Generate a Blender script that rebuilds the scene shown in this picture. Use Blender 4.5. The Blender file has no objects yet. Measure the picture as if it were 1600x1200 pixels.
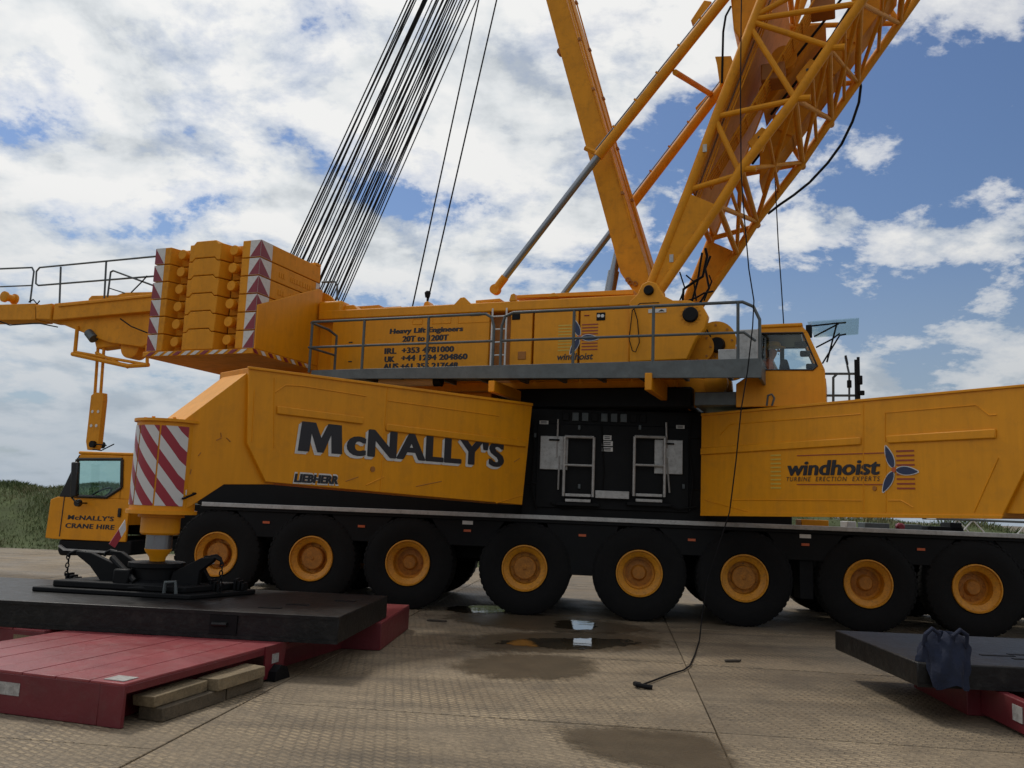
import bpy, bmesh, math, random
from mathutils import Vector, Matrix
random.seed(7)
sc = bpy.context.scene
COL = sc.collection

# ---------------------------------------------------------------- camera
F_PX, PITCH, ROLL, CH = 1350.0, math.radians(8.0), 0.038, 1.61
cp, sp, cr, sr = math.cos(PITCH), math.sin(PITCH), math.cos(ROLL), math.sin(ROLL)
U0, FW = Vector((0, -sp, cp)), Vector((0, cp, sp))
RV = Vector((1, 0, 0)) * cr + U0 * sr
UV_ = U0 * cr - Vector((1, 0, 0)) * sr
cam_d = bpy.data.cameras.new('camera')
cam_d.sensor_width = 36.0
cam_d.lens = 36.0 * F_PX / 1600.0
cam_d.clip_start, cam_d.clip_end = 0.1, 3000.0
cam = bpy.data.objects.new('camera', cam_d)
COL.objects.link(cam)
m4 = Matrix((RV, UV_, -FW)).transposed().to_4x4()
m4.translation = Vector((0, 0, CH))
cam.matrix_world = m4
sc.camera = cam

# ---------------------------------------------------------------- sky, sun, exposure
SUN_EL, SUN_AZ = math.radians(57), math.radians(-42)      # azimuth from +Y (view direction) towards +X: behind the crane, to the left
world = bpy.data.worlds.new('World')
sc.world = world
world.use_nodes = True
wt = world.node_tree
wt.nodes.clear()


def wn(t, **k):
    n = wt.nodes.new(t)
    for a, b in k.items():
        setattr(n, a, b)
    return n


def wl(a, b):
    wt.links.new(a, b)


def wmath(op, a, b=None, clamp=False):
    n = wn('ShaderNodeMath', operation=op, use_clamp=clamp)
    for i, v in enumerate((a, b)):
        if v is None:
            continue
        if isinstance(v, (int, float)):
            n.inputs[i].default_value = v
        else:
            wl(v, n.inputs[i])
    return n.outputs[0]


def wramp(fac, stops):
    n = wn('ShaderNodeValToRGB')
    while len(n.color_ramp.elements) < len(stops):
        n.color_ramp.elements.new(0.5)
    for e, (p, c) in zip(n.color_ramp.elements, stops):
        e.position = p
        e.color = (c[0], c[1], c[2], 1) if not isinstance(c, (int, float)) else (c, c, c, 1)
    wl(fac, n.inputs[0])
    return n.outputs[0]


def wmix(fac, a, b):
    n = wn('ShaderNodeMix', data_type='RGBA')
    if isinstance(fac, (int, float)):
        n.inputs[0].default_value = fac
    else:
        wl(fac, n.inputs[0])
    for i, v in ((6, a), (7, b)):
        if isinstance(v, tuple):
            n.inputs[i].default_value = v + (1,)
        else:
            wl(v, n.inputs[i])
    return n.outputs[2]


def wnoise(vec, scale, detail=8, rough=0.55, dist=0.0, off=(0, 0, 0)):
    mp = wn('ShaderNodeMapping')
    mp.inputs['Location'].default_value = off
    wl(vec, mp.inputs[0])
    n = wn('ShaderNodeTexNoise')
    n.inputs['Scale'].default_value = scale
    n.inputs['Detail'].default_value = detail
    n.inputs['Roughness'].default_value = rough
    n.inputs['Distortion'].default_value = dist
    wl(mp.outputs[0], n.inputs['Vector'])
    return n.outputs[0]


tc = wn('ShaderNodeTexCoord')
sep = wn('ShaderNodeSeparateXYZ')
wl(tc.outputs['Generated'], sep.inputs[0])
zc = wmath('MAXIMUM', sep.outputs[2], 0.0)
den = wmath('ADD', zc, 0.30)                               # clouds lie on a flat layer overhead
cx_ = wmath('DIVIDE', sep.outputs[0], den)
cy_ = wmath('DIVIDE', sep.outputs[1], den)
cmb = wn('ShaderNodeCombineXYZ')
wl(cx_, cmb.inputs[0])
wl(cy_, cmb.inputs[1])
lay = cmb.outputs[0]
SKY_OFF = (9.0, 9.0, 0.0)
big = wnoise(lay, 0.85, 3, 0.5, 0.0, (11.0, 1.0, 0))
med = wnoise(lay, 3.4, 13, 0.62, 0.12, SKY_OFF)
d0 = wmath('ADD', wmath('MULTIPLY', med, 0.72), wmath('MULTIPLY', big, 0.42))
# the cloud deck is open on one side: a wide clearing to the right of the boom
vd = wn('ShaderNodeVectorMath', operation='DISTANCE')
wl(lay, vd.inputs[0])
vd.inputs[1].default_value = (0.80, 1.22, 0.0)
clear = wramp(vd.outputs['Value'], [(0.0, 1.0), (0.35, 0.85), (0.75, 0.0)])
d0 = wmath('SUBTRACT', d0, wmath('MULTIPLY', clear, 0.13))
# the same field a step towards the sun gives lit edges and grey bellies
SD = (math.sin(SUN_AZ) * 0.07, math.cos(SUN_AZ) * 0.07)
med2 = wnoise(lay, 3.4, 5, 0.52, 0.18, (SKY_OFF[0] + SD[0], SKY_OFF[1] + SD[1], 0))
cover = wramp(d0, [(0.482, 0.0), (0.515, 0.65), (0.575, 1.0)])
relief = wmath('ADD', wmath('MULTIPLY', wmath('SUBTRACT', med, med2), 3.8), 0.55, True)
thick = wramp(d0, [(0.54, 1.0), (0.64, 0.93), (0.80, 0.62)])
lit = wmath('MULTIPLY', thick, wmath('ADD', wmath('MULTIPLY', relief, 0.55), 0.62))
cloudc = wramp(lit, [(0.35, (0.30, 0.36, 0.43)), (0.60, (0.53, 0.58, 0.63)), (0.84, (0.83, 0.86, 0.88)), (1.0, (0.98, 0.98, 0.97))])
sky = wn('ShaderNodeTexSky', sky_type='NISHITA')
sky.sun_disc = False
sky.sun_elevation = SUN_EL
sky.sun_rotation = SUN_AZ
sky.air_density = 1.2
sky.dust_density = 0.6
sky.ozone_density = 2.0
skys = wn('ShaderNodeMix', data_type='RGBA', blend_type='MULTIPLY')
skys.inputs[0].default_value = 1.0
wl(sky.outputs[0], skys.inputs[6])
skys.inputs[7].default_value = (0.075, 0.082, 0.098, 1)
mixc = wmix(cover, skys.outputs[2], cloudc)
haze = wramp(sep.outputs[2], [(0.0, 0.85), (0.10, 0.55), (0.30, 0.0)])
mixh = wmix(haze, mixc, (0.41, 0.49, 0.58))
bg = wn('ShaderNodeBackground')
# the sky is brighter on the sun's side, as any sky is
dt = wn('ShaderNodeVectorMath', operation='DOT_PRODUCT')
wl(tc.outputs['Generated'], dt.inputs[0])
dt.inputs[1].default_value = (math.sin(SUN_AZ) * math.cos(SUN_EL), math.cos(SUN_AZ) * math.cos(SUN_EL), math.sin(SUN_EL))
wl(mixh, bg.inputs[0])
wl(wmath('ADD', wmath('MULTIPLY', dt.outputs['Value'], 0.26), 0.70), bg.inputs[1])
wo = wn('ShaderNodeOutputWorld')
wl(bg.outputs[0], wo.inputs[0])

sun_d = bpy.data.lights.new('sun', 'SUN')
sun_d.energy = 1.5
sun_d.angle = math.radians(9)
sun_d.color = (1.0, 0.95, 0.86)
sun = bpy.data.objects.new('sun', sun_d)
COL.objects.link(sun)
sdir = Vector((math.sin(SUN_AZ) * math.cos(SUN_EL), math.cos(SUN_AZ) * math.cos(SUN_EL), math.sin(SUN_EL)))
sun.rotation_euler = (-sdir).to_track_quat('-Z', 'Y').to_euler()
sun.location = sdir * 60

sc.view_settings.view_transform = 'Standard'
sc.view_settings.look = 'None'
sc.view_settings.exposure = 0.0
sc.view_settings.gamma = 1.0
sc.view_settings.use_curve_mapping = False


# ---------------------------------------------------------------- measuring helpers
def ray(px, py):
    return FW + RV * ((px - 800) / F_PX) + UV_ * ((600 - py) / F_PX)


def atz(px, py, z):
    d = ray(px, py)
    t = (z - CH) / d.z
    return d.x * t, d.y * t


class Fr:
    """A turned frame on the ground: x to the right, y away, z up."""
    def __init__(s, ox, oy, yaw):
        a = math.radians(yaw)
        s.o = (ox, oy)
        s.yaw = yaw
        s.u = (math.cos(a), -math.sin(a))
        s.v = (math.sin(a), math.cos(a))

    def w(s, x, y, z):
        return Vector((s.o[0] + s.u[0] * x + s.v[0] * y, s.o[1] + s.u[1] * x + s.v[1] * y, z))

    def at(s, px, py, y):
        d = ray(px, py)
        t = (y + s.o[0] * s.v[0] + s.o[1] * s.v[1]) / (d.x * s.v[0] + d.y * s.v[1])
        X, Y = d.x * t - s.o[0], d.y * t - s.o[1]
        return X * s.u[0] + Y * s.u[1], CH + d.z * t

    def atx(s, px, py, x):
        d = ray(px, py)
        t = (x + s.o[0] * s.u[0] + s.o[1] * s.u[1]) / (d.x * s.u[0] + d.y * s.u[1])
        X, Y = d.x * t - s.o[0], d.y * t - s.o[1]
        return X * s.v[0] + Y * s.v[1], CH + d.z * t

    def poly(s, pts, y):
        return [s.at(a, b, y) for a, b in pts]


W0 = Fr(0, 0, 0)
K = Fr(.31, 13.17, 6)                                       # carrier, origin on the outer face of the near wheels
_c = K.w(1.23, 1.5, 0)
S = Fr(_c.x, _c.y, 21)                                      # slewed superstructure about the slew centre
_r = ray(280, 720)
_l0 = (_r.x / _r.y * 9.2, 9.2)
_r = ray(825, 710)
_l1 = (_r.x / _r.y * 12.8, 12.8)
BL = Fr(_l0[0], _l0[1], -math.degrees(math.atan2(_l1[1] - _l0[1], _l1[0] - _l0[0])))   # left outrigger beam, origin at outer end
_r = ray(1095, 710)
BR = Fr(_r.x / _r.y * 12.6, 12.6, 57)                       # right outrigger beam, origin at the hinge


# ---------------------------------------------------------------- materials
MATS = {}


def material(name, col, rough=0.5, metal=0.0, var=0.12, vscale=3.0, dirt=None, dirt_amt=0.0, bump=0.0, bscale=40.0, spec=0.5, coat=0.0, streak=0.0):
    m = bpy.data.materials.new(name)
    m.use_nodes = True
    nt = m.node_tree
    b = nt.nodes['Principled BSDF']
    b.inputs['Roughness'].default_value = rough
    b.inputs['Metallic'].default_value = metal
    b.inputs['Specular IOR Level'].default_value = spec
    b.inputs['Coat Weight'].default_value = coat
    b.inputs['Coat Roughness'].default_value = 0.12
    tcn = nt.nodes.new('ShaderNodeTexCoord')
    nz = nt.nodes.new('ShaderNodeTexNoise')
    nz.inputs['Scale'].default_value = vscale
    nz.inputs['Detail'].default_value = 8
    nz.inputs['Roughness'].default_value = 0.6
    nt.links.new(tcn.outputs['Object'], nz.inputs['Vector'])
    rp = nt.nodes.new('ShaderNodeValToRGB')
    rp.color_ramp.elements[0].position = 0.3
    rp.color_ramp.elements[1].position = 0.7
    lo = tuple(c * (1 - var) for c in col)
    hi = tuple(min(1, c * (1 + var)) for c in col)
    rp.color_ramp.elements[0].color = lo + (1,)
    rp.color_ramp.elements[1].color = hi + (1,)
    nt.links.new(nz.outputs[0], rp.inputs[0])
    out = rp.outputs[0]
    if dirt:
        n2 = nt.nodes.new('ShaderNodeTexNoise')
        n2.inputs['Scale'].default_value = vscale * 3.1
        n2.inputs['Detail'].default_value = 10
        n2.inputs['Roughness'].default_value = 0.7
        n2.inputs['Distortion'].default_value = 0.4
        nt.links.new(tcn.outputs['Object'], n2.inputs['Vector'])
        r2 = nt.nodes.new('ShaderNodeValToRGB')
        r2.color_ramp.elements[0].position = 0.50
        r2.color_ramp.elements[1].position = 0.78
        r2.color_ramp.elements[0].color = (0, 0, 0, 1)
        r2.color_ramp.elements[1].color = (dirt_amt,) * 3 + (1,)
        nt.links.new(n2.outputs[0], r2.inputs[0])
        mx = nt.nodes.new('ShaderNodeMix')
        mx.data_type = 'RGBA'
        nt.links.new(r2.outputs[0], mx.inputs[0])
        nt.links.new(out, mx.inputs[6])
        mx.inputs[7].default_value = tuple(dirt) + (1,)
        out = mx.outputs[2]
        ra = nt.nodes.new('ShaderNodeMath')
        ra.operation = 'MULTIPLY_ADD'
        nt.links.new(n2.outputs[0], ra.inputs[0])
        ra.inputs[1].default_value = 0.35
        ra.inputs[2].default_value = rough - 0.16
        nt.links.new(ra.outputs[0], b.inputs['Roughness'])
    if streak:
        mp = nt.nodes.new('ShaderNodeMapping')
        mp.inputs['Scale'].default_value = (7.0, 7.0, 0.55)
        nt.links.new(tcn.outputs['Object'], mp.inputs[0])
        n4 = nt.nodes.new('ShaderNodeTexNoise')
        n4.inputs['Scale'].default_value = 1.6
        n4.inputs['Detail'].default_value = 9
        n4.inputs['Roughness'].default_value = 0.68
        nt.links.new(mp.outputs[0], n4.inputs['Vector'])
        r4 = nt.nodes.new('ShaderNodeValToRGB')
        r4.color_ramp.elements[0].position = 0.34
        r4.color_ramp.elements[1].position = 0.60
        r4.color_ramp.elements[0].color = (1 - streak, 1 - streak * 1.05, 1 - streak, 1)
        r4.color_ramp.elements[1].color = (1, 1, 1, 1)
        nt.links.new(n4.outputs[0], r4.inputs[0])
        m4_ = nt.nodes.new('ShaderNodeMix')
        m4_.data_type = 'RGBA'
        m4_.blend_type = 'MULTIPLY'
        m4_.inputs[0].default_value = 1.0
        nt.links.new(out, m4_.inputs[6])
        nt.links.new(r4.outputs[0], m4_.inputs[7])
        out = m4_.outputs[2]
    nt.links.new(out, b.inputs['Base Color'])
    if bump:
        n3 = nt.nodes.new('ShaderNodeTexNoise')
        n3.inputs['Scale'].default_value = bscale
        n3.inputs['Detail'].default_value = 6
        nt.links.new(tcn.outputs['Object'], n3.inputs['Vector'])
        bp = nt.nodes.new('ShaderNodeBump')
        bp.inputs['Strength'].default_value = bump
        bp.inputs['Distance'].default_value = 0.02
        nt.links.new(n3.outputs[0], bp.inputs['Height'])
        nt.links.new(bp.outputs[0], b.inputs['Normal'])
    MATS[name] = m
    return m


material('yellow', (0.75, 0.30, 0.006), 0.44, var=0.06, vscale=1.3, dirt=(0.34, 0.15, 0.03), dirt_amt=0.32, bump=0.03, bscale=9, spec=0.32, streak=0.09)
material('yellow_boom', (0.68, 0.275, 0.007), 0.6, var=0.10, vscale=2.2, dirt=(0.26, 0.11, 0.03), dirt_amt=0.5, bump=0.05, bscale=25, spec=0.28, streak=0.08)
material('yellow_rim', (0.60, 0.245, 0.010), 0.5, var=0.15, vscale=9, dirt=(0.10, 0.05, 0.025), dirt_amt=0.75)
material('black', (0.0035, 0.004, 0.005), 0.55, var=0.3, vscale=4, dirt=(0.014, 0.013, 0.012), dirt_amt=0.45, spec=0.2)
material('black_gloss', (0.008, 0.008, 0.009), 0.25, var=0.1)
material('mat_black', (0.006, 0.006, 0.0065), 0.42, var=0.4, vscale=3, spec=0.3, dirt=(0.045, 0.04, 0.034), dirt_amt=0.55, bump=0.25, bscale=22)
material('rubber', (0.005, 0.005, 0.0055), 0.8, var=0.25, vscale=6, spec=0.25, dirt=(0.018, 0.016, 0.014), dirt_amt=0.55, bump=0.15, bscale=60)
material('chrome', (0.24, 0.26, 0.29), 0.26, 0.85, var=0.06)
material('galvanised', (0.10, 0.115, 0.118), 0.5, 0.25, var=0.2, vscale=5, dirt=(0.07, 0.065, 0.06), dirt_amt=0.5)
material('rail_grey', (0.075, 0.09, 0.095), 0.45, 0.2, var=0.2, vscale=8)
material('alu', (0.42, 0.42, 0.41), 0.45, 0.35, var=0.15, vscale=8, dirt=(0.15, 0.14, 0.12), dirt_amt=0.7)
material('red_top_sheen', (0.25, 0.042, 0.048), 0.40, var=0.18, vscale=2.5, dirt=(0.24, 0.13, 0.12), dirt_amt=0.5, bump=0.12, bscale=30)  # mat tops: paler and pinker than red_mat, sky sheen put into the colour
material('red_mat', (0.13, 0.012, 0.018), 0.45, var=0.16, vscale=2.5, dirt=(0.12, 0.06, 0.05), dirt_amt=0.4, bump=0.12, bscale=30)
material('red', (0.22, 0.014, 0.03), 0.4, var=0.12, vscale=6, dirt=(0.2, 0.06, 0.06), dirt_amt=0.4)
material('white', (0.62, 0.62, 0.60), 0.45, var=0.08, vscale=6, dirt=(0.33, 0.31, 0.28), dirt_amt=0.5)
material('sticker', (0.34, 0.33, 0.31), 0.6, var=0.3, vscale=25, dirt=(0.14, 0.08, 0.07), dirt_amt=0.8)
material('ink', (0.014, 0.016, 0.022), 0.5, var=0.1)
material('navy', (0.02, 0.035, 0.09), 0.5, var=0.1)
material('orange_line', (0.30, 0.055, 0.02), 0.5, var=0.1)
material('pale_yellow', (0.62, 0.42, 0.06), 0.5, var=0.1)
material('cream', (0.55, 0.40, 0.22), 0.35, var=0.1)
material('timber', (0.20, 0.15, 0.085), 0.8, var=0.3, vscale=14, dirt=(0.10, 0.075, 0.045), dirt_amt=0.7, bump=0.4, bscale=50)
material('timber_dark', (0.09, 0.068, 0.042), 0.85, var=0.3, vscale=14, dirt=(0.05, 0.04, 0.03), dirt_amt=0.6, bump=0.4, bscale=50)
material('rope_black', (0.008, 0.008, 0.009), 0.7, var=0.2, vscale=20, spec=0.15)
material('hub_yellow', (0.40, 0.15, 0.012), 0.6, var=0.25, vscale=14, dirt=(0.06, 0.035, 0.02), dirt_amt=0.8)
material('reflector', (0.50, 0.10, 0.03), 0.3, var=0.1)
material('blue_cloth', (0.005, 0.010, 0.030), 0.85, var=0.3, vscale=9, bump=0.3, bscale=30)
material('skin', (0.42, 0.22, 0.15), 0.55, var=0.1)
material('orange_vest', (0.55, 0.16, 0.08), 0.8, var=0.15, vscale=12)
material('helmet', (0.62, 0.40, 0.05), 0.35, var=0.05)
material('seat', (0.03, 0.035, 0.045), 0.8, var=0.2)
material('brown_panel', (0.34, 0.13, 0.02), 0.6, var=0.15, vscale=4)
material('soil', (0.13, 0.105, 0.07), 0.95, var=0.3, vscale=0.8, bump=0.3, bscale=12)
material('scrap', (0.05, 0.04, 0.03), 0.9, var=0.3, vscale=20)


def glass_mat(name, tint, gloss):
    m = bpy.data.materials.new(name)
    m.use_nodes = True
    nt = m.node_tree
    nt.nodes.clear()
    o = nt.nodes.new('ShaderNodeOutputMaterial')
    tr = nt.nodes.new('ShaderNodeBsdfTransparent')
    tr.inputs[0].default_value = tint + (1,)
    gl = nt.nodes.new('ShaderNodeBsdfGlossy')
    gl.inputs['Roughness'].default_value = 0.03
    gl.inputs[0].default_value = (0.9, 0.95, 0.95, 1)
    lw_ = nt.nodes.new('ShaderNodeLayerWeight')
    lw_.inputs[0].default_value = 0.5
    pw_ = nt.nodes.new('ShaderNodeMath')
    pw_.operation = 'POWER'
    nt.links.new(lw_.outputs['Facing'], pw_.inputs[0])
    pw_.inputs[1].default_value = 4.0
    fr = nt.nodes.new('ShaderNodeMath')
    fr.operation = 'MULTIPLY_ADD'
    nt.links.new(pw_.outputs[0], fr.inputs[0])
    fr.inputs[1].default_value = 0.5
    fr.inputs[2].default_value = gloss
    mx = nt.nodes.new('ShaderNodeMixShader')
    nt.links.new(fr.outputs[0], mx.inputs[0])
    nt.links.new(tr.outputs[0], mx.inputs[1])
    nt.links.new(gl.outputs[0], mx.inputs[2])
    nt.links.new(mx.outputs[0], o.inputs[0])
    MATS[name] = m


glass_mat('glass', (0.93, 0.96, 0.955), 0.04)
glass_mat('glass_clear', (0.90, 0.955, 0.945), 0.05)
glass_mat('glass_tint', (0.78, 0.93, 0.89), 0.04)


def hazard_mat(name, sx, sy, period):
    m = material(name, (0.60, 0.60, 0.58), 0.4, var=0.05)
    nt = m.node_tree
    b = nt.nodes['Principled BSDF']
    uv = nt.nodes.new('ShaderNodeUVMap')
    s = nt.nodes.new('ShaderNodeSeparateXYZ')
    nt.links.new(uv.outputs[0], s.inputs[0])
    a = nt.nodes.new('ShaderNodeMath'); a.operation = 'MULTIPLY'; a.inputs[1].default_value = sx / period
    c = nt.nodes.new('ShaderNodeMath'); c.operation = 'MULTIPLY_ADD'; c.inputs[1].default_value = sy / period
    nt.links.new(s.outputs[0], a.inputs[0])
    nt.links.new(s.outputs[1], c.inputs[0])
    nt.links.new(a.outputs[0], c.inputs[2])
    fr = nt.nodes.new('ShaderNodeMath'); fr.operation = 'FRACT'
    nt.links.new(c.outputs[0], fr.inputs[0])
    gt = nt.nodes.new('ShaderNodeMath'); gt.operation = 'GREATER_THAN'; gt.inputs[1].default_value = 0.5
    nt.links.new(fr.outputs[0], gt.inputs[0])
    mx = nt.nodes.new('ShaderNodeMix'); mx.data_type = 'RGBA'
    old = b.inputs['Base Color'].links[0].from_socket
    nt.links.new(gt.outputs[0], mx.inputs[0])
    nt.links.new(old, mx.inputs[6])
    mx.inputs[7].default_value = (0.30, 0.020, 0.036, 1)
    nt.links.new(mx.outputs[2], b.inputs['Base Color'])
    return m


hazard_mat('hazard', 1.25, 1.0, 0.30)
hazard_mat('hazard_small', 1.0, 1.0, 0.22)


# ---------------------------------------------------------------- mesh building
ORG = {}


class MB:
    def __init__(s):
        s.v, s.f, s.uv = [], [], {}

    def add(s, vs, fs):
        o = len(s.v)
        s.v += [Vector(v) for v in vs]
        s.f += [tuple(i + o for i in f) for f in fs]
        return s

    def box(s, fr, x0, x1, y0, y1, z0, z1):
        p = [fr.w(x, y, z) for z in (z0, z1) for x, y in ((x0, y0), (x1, y0), (x1, y1), (x0, y1))]
        return s.add(p, [(3, 2, 1, 0), (4, 5, 6, 7), (0, 1, 5, 4), (1, 2, 6, 5), (2, 3, 7, 6), (3, 0, 4, 7)])

    def prism(s, fr, poly, y0, y1):
        """polygon in (x, z) extruded along y"""
        n = len(poly)
        p = [fr.w(x, y0, z) for x, z in poly] + [fr.w(x, y1, z) for x, z in poly]
        return s.add(p, [tuple(range(n)), tuple(range(2 * n - 1, n - 1, -1))] + [(i, i + n, (i + 1) % n + n, (i + 1) % n) for i in range(n)])

    def prismx(s, fr, poly, x0, x1):
        """polygon in (y, z) extruded along x"""
        n = len(poly)
        p = [fr.w(x0, y, z) for y, z in poly] + [fr.w(x1, y, z) for y, z in poly]
        return s.add(p, [tuple(range(n)), tuple(range(2 * n - 1, n - 1, -1))] + [(i, i + n, (i + 1) % n + n, (i + 1) % n) for i in range(n)])

    def prismz(s, fr, poly, z0, z1):
        """polygon in (x, y) extruded along z"""
        n = len(poly)
        p = [fr.w(x, y, z0) for x, y in poly] + [fr.w(x, y, z1) for x, y in poly]
        return s.add(p, [tuple(range(n - 1, -1, -1)), tuple(range(n, 2 * n))] + [(i, (i + 1) % n, (i + 1) % n + n, i + n) for i in range(n)])

    def tube(s, a, b, r, n=8, r2=None):
        return s.path([a, b], r, n, r2)

    def path(s, pts, r, n=8, r2=None):
        pts = [Vector(p) for p in pts]
        r2 = r if r2 is None else r2
        m = len(pts)
        t0 = (pts[1] - pts[0]).normalized()
        ref = Vector((0, 0, 1)) if abs(t0.z) < 0.9 else Vector((1, 0, 0))
        a = t0.cross(ref).normalized()
        vs = []
        for i, p in enumerate(pts):
            if i == 0:
                t = t0
            elif i == m - 1:
                t = (pts[i] - pts[i - 1]).normalized()
            else:
                t = ((pts[i + 1] - p).normalized() + (p - pts[i - 1]).normalized()).normalized()
            a = (a - t * a.dot(t)).normalized()
            b = t.cross(a)
            rr = r + (r2 - r) * i / (m - 1)
            vs += [p + (a * math.cos(2 * math.pi * k / n) + b * math.sin(2 * math.pi * k / n)) * rr for k in range(n)]
        fs = [tuple(range(n - 1, -1, -1)), tuple(range((m - 1) * n, m * n))]
        for i in range(m - 1):
            for k in range(n):
                fs.append((i * n + k, i * n + (k + 1) % n, (i + 1) * n + (k + 1) % n, (i + 1) * n + k))
        return s.add(vs, fs)

    def lathe(s, c, axis, prof, n=32, caps=True):
        """profile of (distance along axis, radius)"""
        c, t = Vector(c), Vector(axis).normalized()
        ref = Vector((0, 0, 1)) if abs(t.z) < 0.9 else Vector((1, 0, 0))
        a = t.cross(ref).normalized()
        b = t.cross(a)
        vs = []
        for d, r in prof:
            vs += [c + t * d + (a * math.cos(2 * math.pi * k / n) + b * math.sin(2 * math.pi * k / n)) * r for k in range(n)]
        m = len(prof)
        fs = [tuple(range(n - 1, -1, -1)), tuple(range((m - 1) * n, m * n))] if caps else []
        for i in range(m - 1):
            for k in range(n):
                fs.append((i * n + k, i * n + (k + 1) % n, (i + 1) * n + (k + 1) % n, (i + 1) * n + k))
        return s.add(vs, fs)

    def torus(s, c, axis, side, R1, R2, r, n=10, k=6):
        """oval ring: long radius R1 along side, R2 across"""
        c, t, a = Vector(c), Vector(axis).normalized(), Vector(side).normalized()
        b = t.cross(a)
        pts = [c + a * math.cos(2 * math.pi * i / n) * R1 + b * math.sin(2 * math.pi * i / n) * R2 for i in range(n)]
        vs, fs = [], []
        for i, p in enumerate(pts):
            o = (p - c).normalized()
            vs += [p + (o * math.cos(2 * math.pi * j / k) + t * math.sin(2 * math.pi * j / k)) * r for j in range(k)]
        for i in range(n):
            for j in range(k):
                fs.append((i * k + j, i * k + (j + 1) % k, ((i + 1) % n) * k + (j + 1) % k, ((i + 1) % n) * k + j))
        return s.add(vs, fs)

    def build(s, name, mat, parent=None, bevel=0.0, smooth=True, kind=None, label=None, uvs=None):
        me = bpy.data.meshes.new(name)
        org = Vector((0, 0, 0))
        if parent is not None:
            org = ORG[parent.name]
        me.from_pydata([v - org for v in s.v], [], s.f)
        bm = bmesh.new()
        bm.from_mesh(me)
        bmesh.ops.recalc_face_normals(bm, faces=bm.faces)
        bm.to_mesh(me)
        bm.free()
        if uvs:
            ul = me.uv_layers.new(name='UVMap')
            for lp in me.loops:
                ul.data[lp.index].uv = uvs[lp.vertex_index]
        me.materials.append(MATS[mat])
        o = bpy.data.objects.new(name, me)
        COL.objects.link(o)
        if parent is not None:
            o.parent = parent
        ORG[o.name] = org
        if bevel:
            b = o.modifiers.new('bevel', 'BEVEL')
            b.width = bevel
            b.segments = 2
            b.limit_method = 'ANGLE'
            b.angle_limit = math.radians(40)
            b.harden_normals = False
        if smooth:
            me.polygons.foreach_set('use_smooth', [True] * len(me.polygons))
            me.set_sharp_from_angle(angle=math.radians(35))
        if kind:
            o['kind'] = kind
        if label:
            o['label'] = label
        return o


def thing(name, loc, label, cat, group=None):
    o = bpy.data.objects.new(name, None)
    COL.objects.link(o)
    o.location = loc
    o.empty_display_size = 0.2
    ORG[o.name] = Vector(loc)
    o['label'] = label
    o['category'] = cat
    if group:
        o['group'] = group
    return o


def tag(o, label, cat, group=None):
    o['label'] = label
    o['category'] = cat
    if group:
        o['group'] = group
    return o


def solo(mb, name, mat, label, cat, group=None, bevel=0.0):
    """one mesh that is a thing: put its origin at its base"""
    xs = [v.x for v in mb.v]; ys = [v.y for v in mb.v]; zs = [v.z for v in mb.v]
    o = mb.build(name, mat, None, bevel)
    c = Vector(((min(xs) + max(xs)) / 2, (min(ys) + max(ys)) / 2, min(zs)))
    for v in o.data.vertices:
        v.co -= c
    o.location = c
    return tag(o, label, cat, group)


def text_geo(s, bold=0.0, spacing=1.0):
    cu = bpy.data.curves.new('lettering', 'FONT')
    cu.body = s
    cu.offset = bold
    cu.space_character = spacing
    cu.resolution_u = 4
    o = bpy.data.objects.new('lettering', cu)
    COL.objects.link(o)
    dg = bpy.context.evaluated_depsgraph_get()
    dg.update()
    me = bpy.data.meshes.new_from_object(o.evaluated_get(dg))
    vs = [v.co.copy() for v in me.vertices]
    fs = [tuple(p.vertices) for p in me.polygons]
    bpy.data.objects.remove(o)
    bpy.data.curves.remove(cu)
    bpy.data.meshes.remove(me)
    return vs, fs


def sheet(fr, poly, y, name, mat, parent, thick=0.004):
    """a thin plate on the plane y of a frame; poly in (x, z)"""
    return MB().prism(fr, poly, y - thick, y).build(name, mat, parent, smooth=False)



# ================================================================ SETTING
# ---- ground sheet, far terrain and grass bank
g = MB().add([(-700, -300, -0.06), (700, -300, -0.06), (700, 900, -0.06), (-700, 900, -0.06)], [(0, 1, 2, 3)]).build('ground', 'soil', smooth=False)
g['kind'] = 'structure'


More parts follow.
